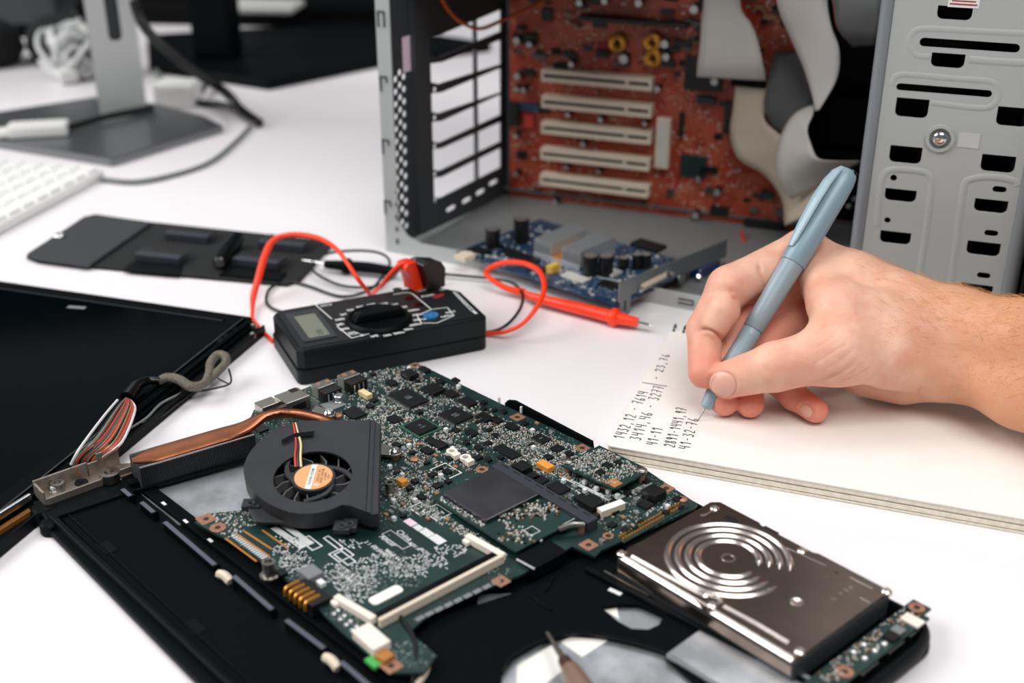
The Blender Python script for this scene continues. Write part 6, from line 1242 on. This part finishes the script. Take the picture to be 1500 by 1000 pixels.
# keep the skin off the page and off the pen
Zc = gz[None, None, :]; Pm = np.maximum(Pm, (NH+.15)-Zc)
a_, d_ = tip*1000, pd
RX = gx[:, None, None]-a_[0]; RY = gy[None, :, None]-a_[1]; RZ = gz[None, None, :]-a_[2]; tt = RX*d_[0]+RY*d_[1]+RZ*d_[2]
rr = np.sqrt(np.maximum(RX*RX+RY*RY+RZ*RZ-tt*tt, 0)); pr = np.interp(tt, [0, 9*K, 24*K, 60*K, 104*K, 106*K, 165*K], [.5, 3.0, 5.6, 6.1, 6.9, 7.9, 7.9]).astype(np.float32)
Pm = np.maximum(Pm, pr+.05-rr).astype(np.float32); del RX, RY, RZ, tt, rr, pr
def surface_net(D):
    S = D < 0; nx, ny, nz = D.shape
    c = np.zeros((nx-1, ny-1, nz-1), np.uint8)
    for a in (0, 1):
        for b in (0, 1):
            for e in (0, 1): c += S[a:nx-1+a, b:ny-1+b, e:nz-1+e]
    cells = np.argwhere((c > 0) & (c < 8)); idx = -np.ones(c.shape, np.int64); idx[tuple(cells.T)] = np.arange(len(cells))
    pos = np.zeros((len(cells), 3)); cnt = np.zeros(len(cells)); I, Jq, Kq = cells.T
    cor = [(a, b, e) for a in (0, 1) for b in (0, 1) for e in (0, 1)]
    for p in cor:
        for ax in range(3):
            if p[ax]: continue
            q = list(p); q[ax] = 1
            d0 = D[I+p[0], Jq+p[1], Kq+p[2]]; d1 = D[I+q[0], Jq+q[1], Kq+q[2]]; m = (d0 < 0) != (d1 < 0); t = np.where(m, d0/np.where(m, d0-d1, 1), 0)
            v = np.tile(np.array(p, float), (len(cells), 1)); v[:, ax] += t; pos[m] += v[m]; cnt[m] += 1
    pos = pos/cnt[:, None]+cells; quads = []
    for ax in range(3):
        o1, o2 = [(1, 2), (2, 0), (0, 1)][ax]; A = [slice(None)]*3; B2 = [slice(None)]*3; A[ax] = slice(0, -1); B2[ax] = slice(1, None)
        s0, s1_ = S[tuple(A)], S[tuple(B2)]; e = np.argwhere(s0 != s1_); e = e[(e[:, o1] > 0) & (e[:, o2] > 0) & (e[:, o1] < D.shape[o1]-1) & (e[:, o2] < D.shape[o2]-1)]
        f = s0[tuple(e.T)]; u = np.zeros(3, int); v = np.zeros(3, int); u[o1] = 1; v[o2] = 1
        Q = np.stack([idx[tuple((e-u-v).T)], idx[tuple((e-v).T)], idx[tuple(e.T)], idx[tuple((e-u).T)]], 1); Q[~f] = Q[~f][:, ::-1]; quads.append(Q)
    return pos, np.concatenate(quads)
pos, quads = surface_net(Pm)
pos = pos*VX+np.array([gx[0], gy[0], gz[0]])
def relax(V_, Q, n, lam):
    E = np.concatenate([Q[:, [0, 1]], Q[:, [1, 2]], Q[:, [2, 3]], Q[:, [3, 0]]]); N = len(V_); cn = np.bincount(E.ravel(), minlength=N)[:, None]
    for it in range(n):
        S_ = np.zeros_like(V_)
        for c in range(3): S_[:, c] = np.bincount(E[:, 0], V_[E[:, 1], c], N)+np.bincount(E[:, 1], V_[E[:, 0], c], N)
        V_ = V_+(S_/cn-V_)*(lam if it % 2 == 0 else -lam*1.03)
    return V_
pos = relax(pos, quads, 8, .6)
def vnormals(V_, Q):
    n = np.cross(V_[Q[:, 2]]-V_[Q[:, 0]], V_[Q[:, 3]]-V_[Q[:, 1]]); N = np.zeros_like(V_)
    for k in range(4):
        for c in range(3): N[:, c] += np.bincount(Q[:, k], n[:, c], len(V_))
    return N/np.maximum(np.linalg.norm(N, axis=1), 1e-9)[:, None]
nor = vnormals(pos, quads)
from mathutils.bvhtree import BVHTree
bvh = BVHTree.FromPolygons([tuple(v) for v in pos], [tuple(int(i) for i in q) for q in quads])
CO = Vector((0, 0, H*1000))
def hit(x, y):                                           # first point of the skin on a photographed line of sight
    r = bvh.ray_cast(CO, Vector(ray(x, y)).normalized()); return (np.array(r[0]), np.array(r[1])) if r[0] is not None else (None, None)
def crease(px, depth, width, amp_=1.0):
    global pos
    P = [hit(x, y)[0] for x, y in px]; P = [p for p in P if p is not None]
    if len(P) < 2: return
    P = np.array([tuple(v) for v in smooth_path([tuple(p) for p in P], 4)]); dm = np.full(len(pos), 1e9); tmn = np.zeros(len(pos)); n = len(P)-1
    lo, hi = P.min(0)-6, P.max(0)+6; M = np.all((pos > lo) & (pos < hi), axis=1); S_ = pos[M]; best = np.full(len(S_), 1e9); tb_ = np.zeros(len(S_))
    for i in range(n):
        d = P[i+1]-P[i]; t = np.clip(((S_-P[i]) @ d)/max(d @ d, 1e-9), 0, 1); e = np.linalg.norm(S_-P[i]-t[:, None]*d, axis=1); b = e < best; best[b] = e[b]; tb_[b] = (i+t[b])/n
    am = depth*amp_*np.exp(-(best/(width*.75))**2)*np.sin(np.clip(tb_, .03, .97)*pi)**.5; pos[M] = S_-nor[M]*am[:, None]
for px, dp, w in (([(1072, 424), (1078, 438), (1088, 452)], 1.0, 1.6), ([(1026, 483), (1038, 484), (1052, 492), (1060, 502)], 1.3, 1.5), ([(1112, 388), (1115, 404), (1119, 424)], 1.3, 1.5), ([(1104, 505), (1112, 522), (1122, 542), (1126, 552)], .45, 1.3), ([(1110, 500), (1118, 516), (1130, 540)], .35, 1.2),
                  ([(1258, 524), (1240, 540), (1218, 552), (1200, 557)], 1.2, 1.6), ([(1280, 535), (1258, 549), (1236, 558)], .6, 1.3), ([(1296, 536), (1276, 553), (1252, 564)], .5, 1.2), ([(1312, 538), (1296, 556), (1276, 568)], .5, 1.2), ([(1250, 512), (1228, 530), (1204, 545)], .5, 1.3), ([(1244, 502), (1216, 518), (1190, 536)], .35, 1.2), ([(1268, 530), (1250, 545), (1228, 556)], .5, 1.1), ([(1334, 548), (1318, 553), (1310, 564)], .5, 1.4),
                  ([(1352, 560), (1350, 572), (1345, 582)], 1.0, 2.2), ([(1236, 480), (1214, 498), (1190, 512)], .3, 1.2), ([(1330, 500), (1300, 530), (1285, 545)], .3, 1.3)):
    crease(px, dp, w, 1.9 if dp >= 1 and px[0][0] < 1130 else 1.05)
# knuckle and tendon relief
for (x, y), amp, w in (((1130, 545), .8, 10), ((1300, 440), .6, 14), ((1352, 470), .8, 16), ((1060, 420), .5, 8)):
    h_, n_ = hit(x, y)
    if h_ is not None: am = amp*np.exp(-(np.linalg.norm(pos-h_, axis=1)/w)**2); pos += nor*am[:, None]
# nail bed rim
def nail(cx, cy, ax, ay, rx, ry, name, groove=.55):      # centre, unit long axis in the photograph, half sizes
    global pos
    out = []; n = 12; vs = []; fs = []; rim = []
    for i in range(n+1):
        for k in range(n+1):
            u, v = -1+2*i/n, -1+2*k/n
            uu, vv = u*math.sqrt(1-v*v/2.2), v*math.sqrt(1-u*u/2.2); x = cx+ax*uu*rx-ay*vv*ry; y = cy+ay*uu*rx+ax*vv*ry
            h_, n_ = hit(x, y)
            if h_ is None: h_ = out[-1]; n_ = np.array([0, -1, .3])
            out.append(h_); e = max(abs(u), abs(v)); vs.append(h_+n_*(.28*(1-max(0, e-.72)/.28)+.02)); 
            if e > .999: rim.append(h_)
    for i in range(n):
        for k in range(n): a = i*(n+1)+k; fs.append((a, a+1, a+n+2, a+n+1))
    R_ = np.array(rim); M = np.all((pos > R_.min(0)-4) & (pos < R_.max(0)+4), axis=1); S_ = pos[M]; dd = np.min(np.linalg.norm(S_[:, None]-R_[None], axis=2), axis=1)
    pos[M] = S_-nor[M]*(groove*np.exp(-(dd/1.0)**2)-.3*np.exp(-((dd-2.2)/1.0)**2))[:, None]; return (name, vs, fs)
nails = [nail(1058, 563, .93, .37, 19.5, 18, 'thumbnail'), nail(1181, 602, .62, .78, 10, 7.5, 'fingernail', .4)]
nor = vnormals(pos, quads)
me = bpy.data.meshes.new('hand'); me.from_pydata([tuple(v) for v in pos/1000-HJ['lmcp']/1000*0], [], [tuple(int(i) for i in q) for q in quads]); me.polygons.foreach_set('use_smooth', [True]*len(me.polygons))
# skin tone: redder finger ends and knuckles, tanner forearm (stored per vertex)
def near(p, w): return np.exp(-(np.linalg.norm(pos-p, axis=1)/w)**2)
red = np.clip(near(j['itip'], 17)*1.0+near(j['idip'], 13)*.6+near(j['mtip'], 15)+near(j['rtip'], 15)+near(j['ltip'], 20)*1.1+near(j['lpip'], 14)*.7+near(j['ipip'], 13)*.45+near(j['mpip'], 20)*.7+near(j['rpip'], 20)*.7+near(j['ttip'], 9)*.25+near(j['tipj'], 9)*.15, 0, 1)
tan = np.clip((pos[:, 0]-205)/75, 0, 1)
ca_ = me.color_attributes.new('tone', 'FLOAT_COLOR', 'POINT'); buf = np.ones((len(pos), 4), np.float32); buf[:, 0] = red; buf[:, 1] = tan; buf[:, 2] = 0; ca_.data.foreach_set('color', buf.ravel())
m = bpy.data.materials.new('skin'); m.use_nodes = True; nt = m.node_tree; b = nt.nodes['Principled BSDF']; N_ = nt.nodes.new; L_n = nt.links.new
at_ = N_('ShaderNodeAttribute'); at_.attribute_name = 'tone'; sep = N_('ShaderNodeSeparateColor'); L_n(at_.outputs['Color'], sep.inputs[0])
tc = N_('ShaderNodeTexCoord'); ns = N_('ShaderNodeTexNoise'); ns.inputs['Scale'].default_value = 70; ns.inputs['Detail'].default_value = 5; L_n(tc.outputs['Object'], ns.inputs['Vector'])
def mixc(f, a, bb):
    x = N_('ShaderNodeMixRGB'); L_n(f, x.inputs[0])
    if isinstance(a, tuple): x.inputs[1].default_value = (*lin(a), 1)
    else: L_n(a, x.inputs[1])
    if isinstance(bb, tuple): x.inputs[2].default_value = (*lin(bb), 1)
    else: L_n(bb, x.inputs[2])
    return x.outputs[0]
mr = N_('ShaderNodeMapRange'); mr.inputs['From Min'].default_value = .38; mr.inputs['From Max'].default_value = .66; L_n(ns.outputs['Fac'], mr.inputs['Value'])
c1 = mixc(mr.outputs[0], (238, 190, 166), (228, 168, 144)); c2 = mixc(sep.outputs[1], c1, (214, 152, 112)); c3 = mixc(sep.outputs[0], c2, (230, 146, 124)); L_n(c3, b.inputs['Base Color'])
b.inputs['Roughness'].default_value = .48; b.inputs['Specular IOR Level'].default_value = .35; b.inputs['Subsurface Weight'].default_value = .22; b.inputs['Subsurface Radius'].default_value = (1, .35, .2); b.inputs['Subsurface Scale'].default_value = .004
vo = N_('ShaderNodeTexVoronoi'); vo.feature = 'DISTANCE_TO_EDGE'; vo.inputs['Scale'].default_value = 1100; L_n(tc.outputs['Object'], vo.inputs['Vector'])
n3 = N_('ShaderNodeTexNoise'); n3.inputs['Scale'].default_value = 500; n3.inputs['Detail'].default_value = 6; L_n(tc.outputs['Object'], n3.inputs['Vector'])
ad = N_('ShaderNodeMath'); ad.operation = 'ADD'; L_n(vo.outputs['Distance'], ad.inputs[0]); L_n(n3.outputs['Fac'], ad.inputs[1])
bp = N_('ShaderNodeBump'); bp.inputs['Strength'].default_value = .35; bp.inputs['Distance'].default_value = .0004; L_n(ad.outputs[0], bp.inputs['Height']); L_n(bp.outputs['Normal'], b.inputs['Normal'])
MATS['skin'] = m; me.materials.append(m)
person = thing('person', 'bare right hand and hairy forearm holding the grey-blue pen over the notebook', 'person', Frame(at(1450, 600, .0)))
ho = bpy.data.objects.new('hand', me); COL.objects.link(ho); ho.parent = person; ho.matrix_parent_inverse = person.matrix_basis.inverted()
for nm, vs, fs in nails:
    q = MB(); q.add(vs, fs); o = q.build(nm, 'nail', person, smooth=True); o.matrix_parent_inverse = person.matrix_basis.inverted()
# fine blond hair on the forearm and the back of the hand
rg = np.random.default_rng(4); wgt = np.clip((pos[:, 0]-192)/60, 0, 1)*np.clip(nor[:, 2]*.9+.35, 0, 1)*np.clip((pos[:, 2]-30)/25, 0, 1); wgt[(nor[:, 1] < -.75)] *= .35; wgt /= wgt.sum()
sel = rg.choice(len(pos), 4200, p=wgt); q = MB(); vs = []; fs = []
for i in sel:
    p = pos[i]; n_ = nor[i]; g = np.array([-.8, .15, .25])+rg.normal(0, .45, 3); g -= n_*(g @ n_); g /= np.linalg.norm(g); ln = rg.uniform(3.5, 8.5); s_ = np.cross(n_, g); b0_ = len(vs)
    curl = rg.normal(0, .35)
    for k in range(5):
        t = k/4; c = p+g*ln*t+n_*(ln*.42*t*(1-.45*t))+s_*curl*ln*t*t*.6; r = .085*(1-t*.8); vs += [tuple(c+s_*r), tuple(c-s_*r*.5+n_*r*.8), tuple(c-s_*r*.5-n_*r*.8)]
    for k in range(4):
        for e in range(3): fs.append((b0_+k*3+e, b0_+k*3+(e+1) % 3, b0_+k*3+3+(e+1) % 3, b0_+k*3+3+e))
q.add(vs, fs); o = q.build('arm_hair', 'hair', person, kind='stuff'); o.matrix_parent_inverse = person.matrix_basis.inverted()
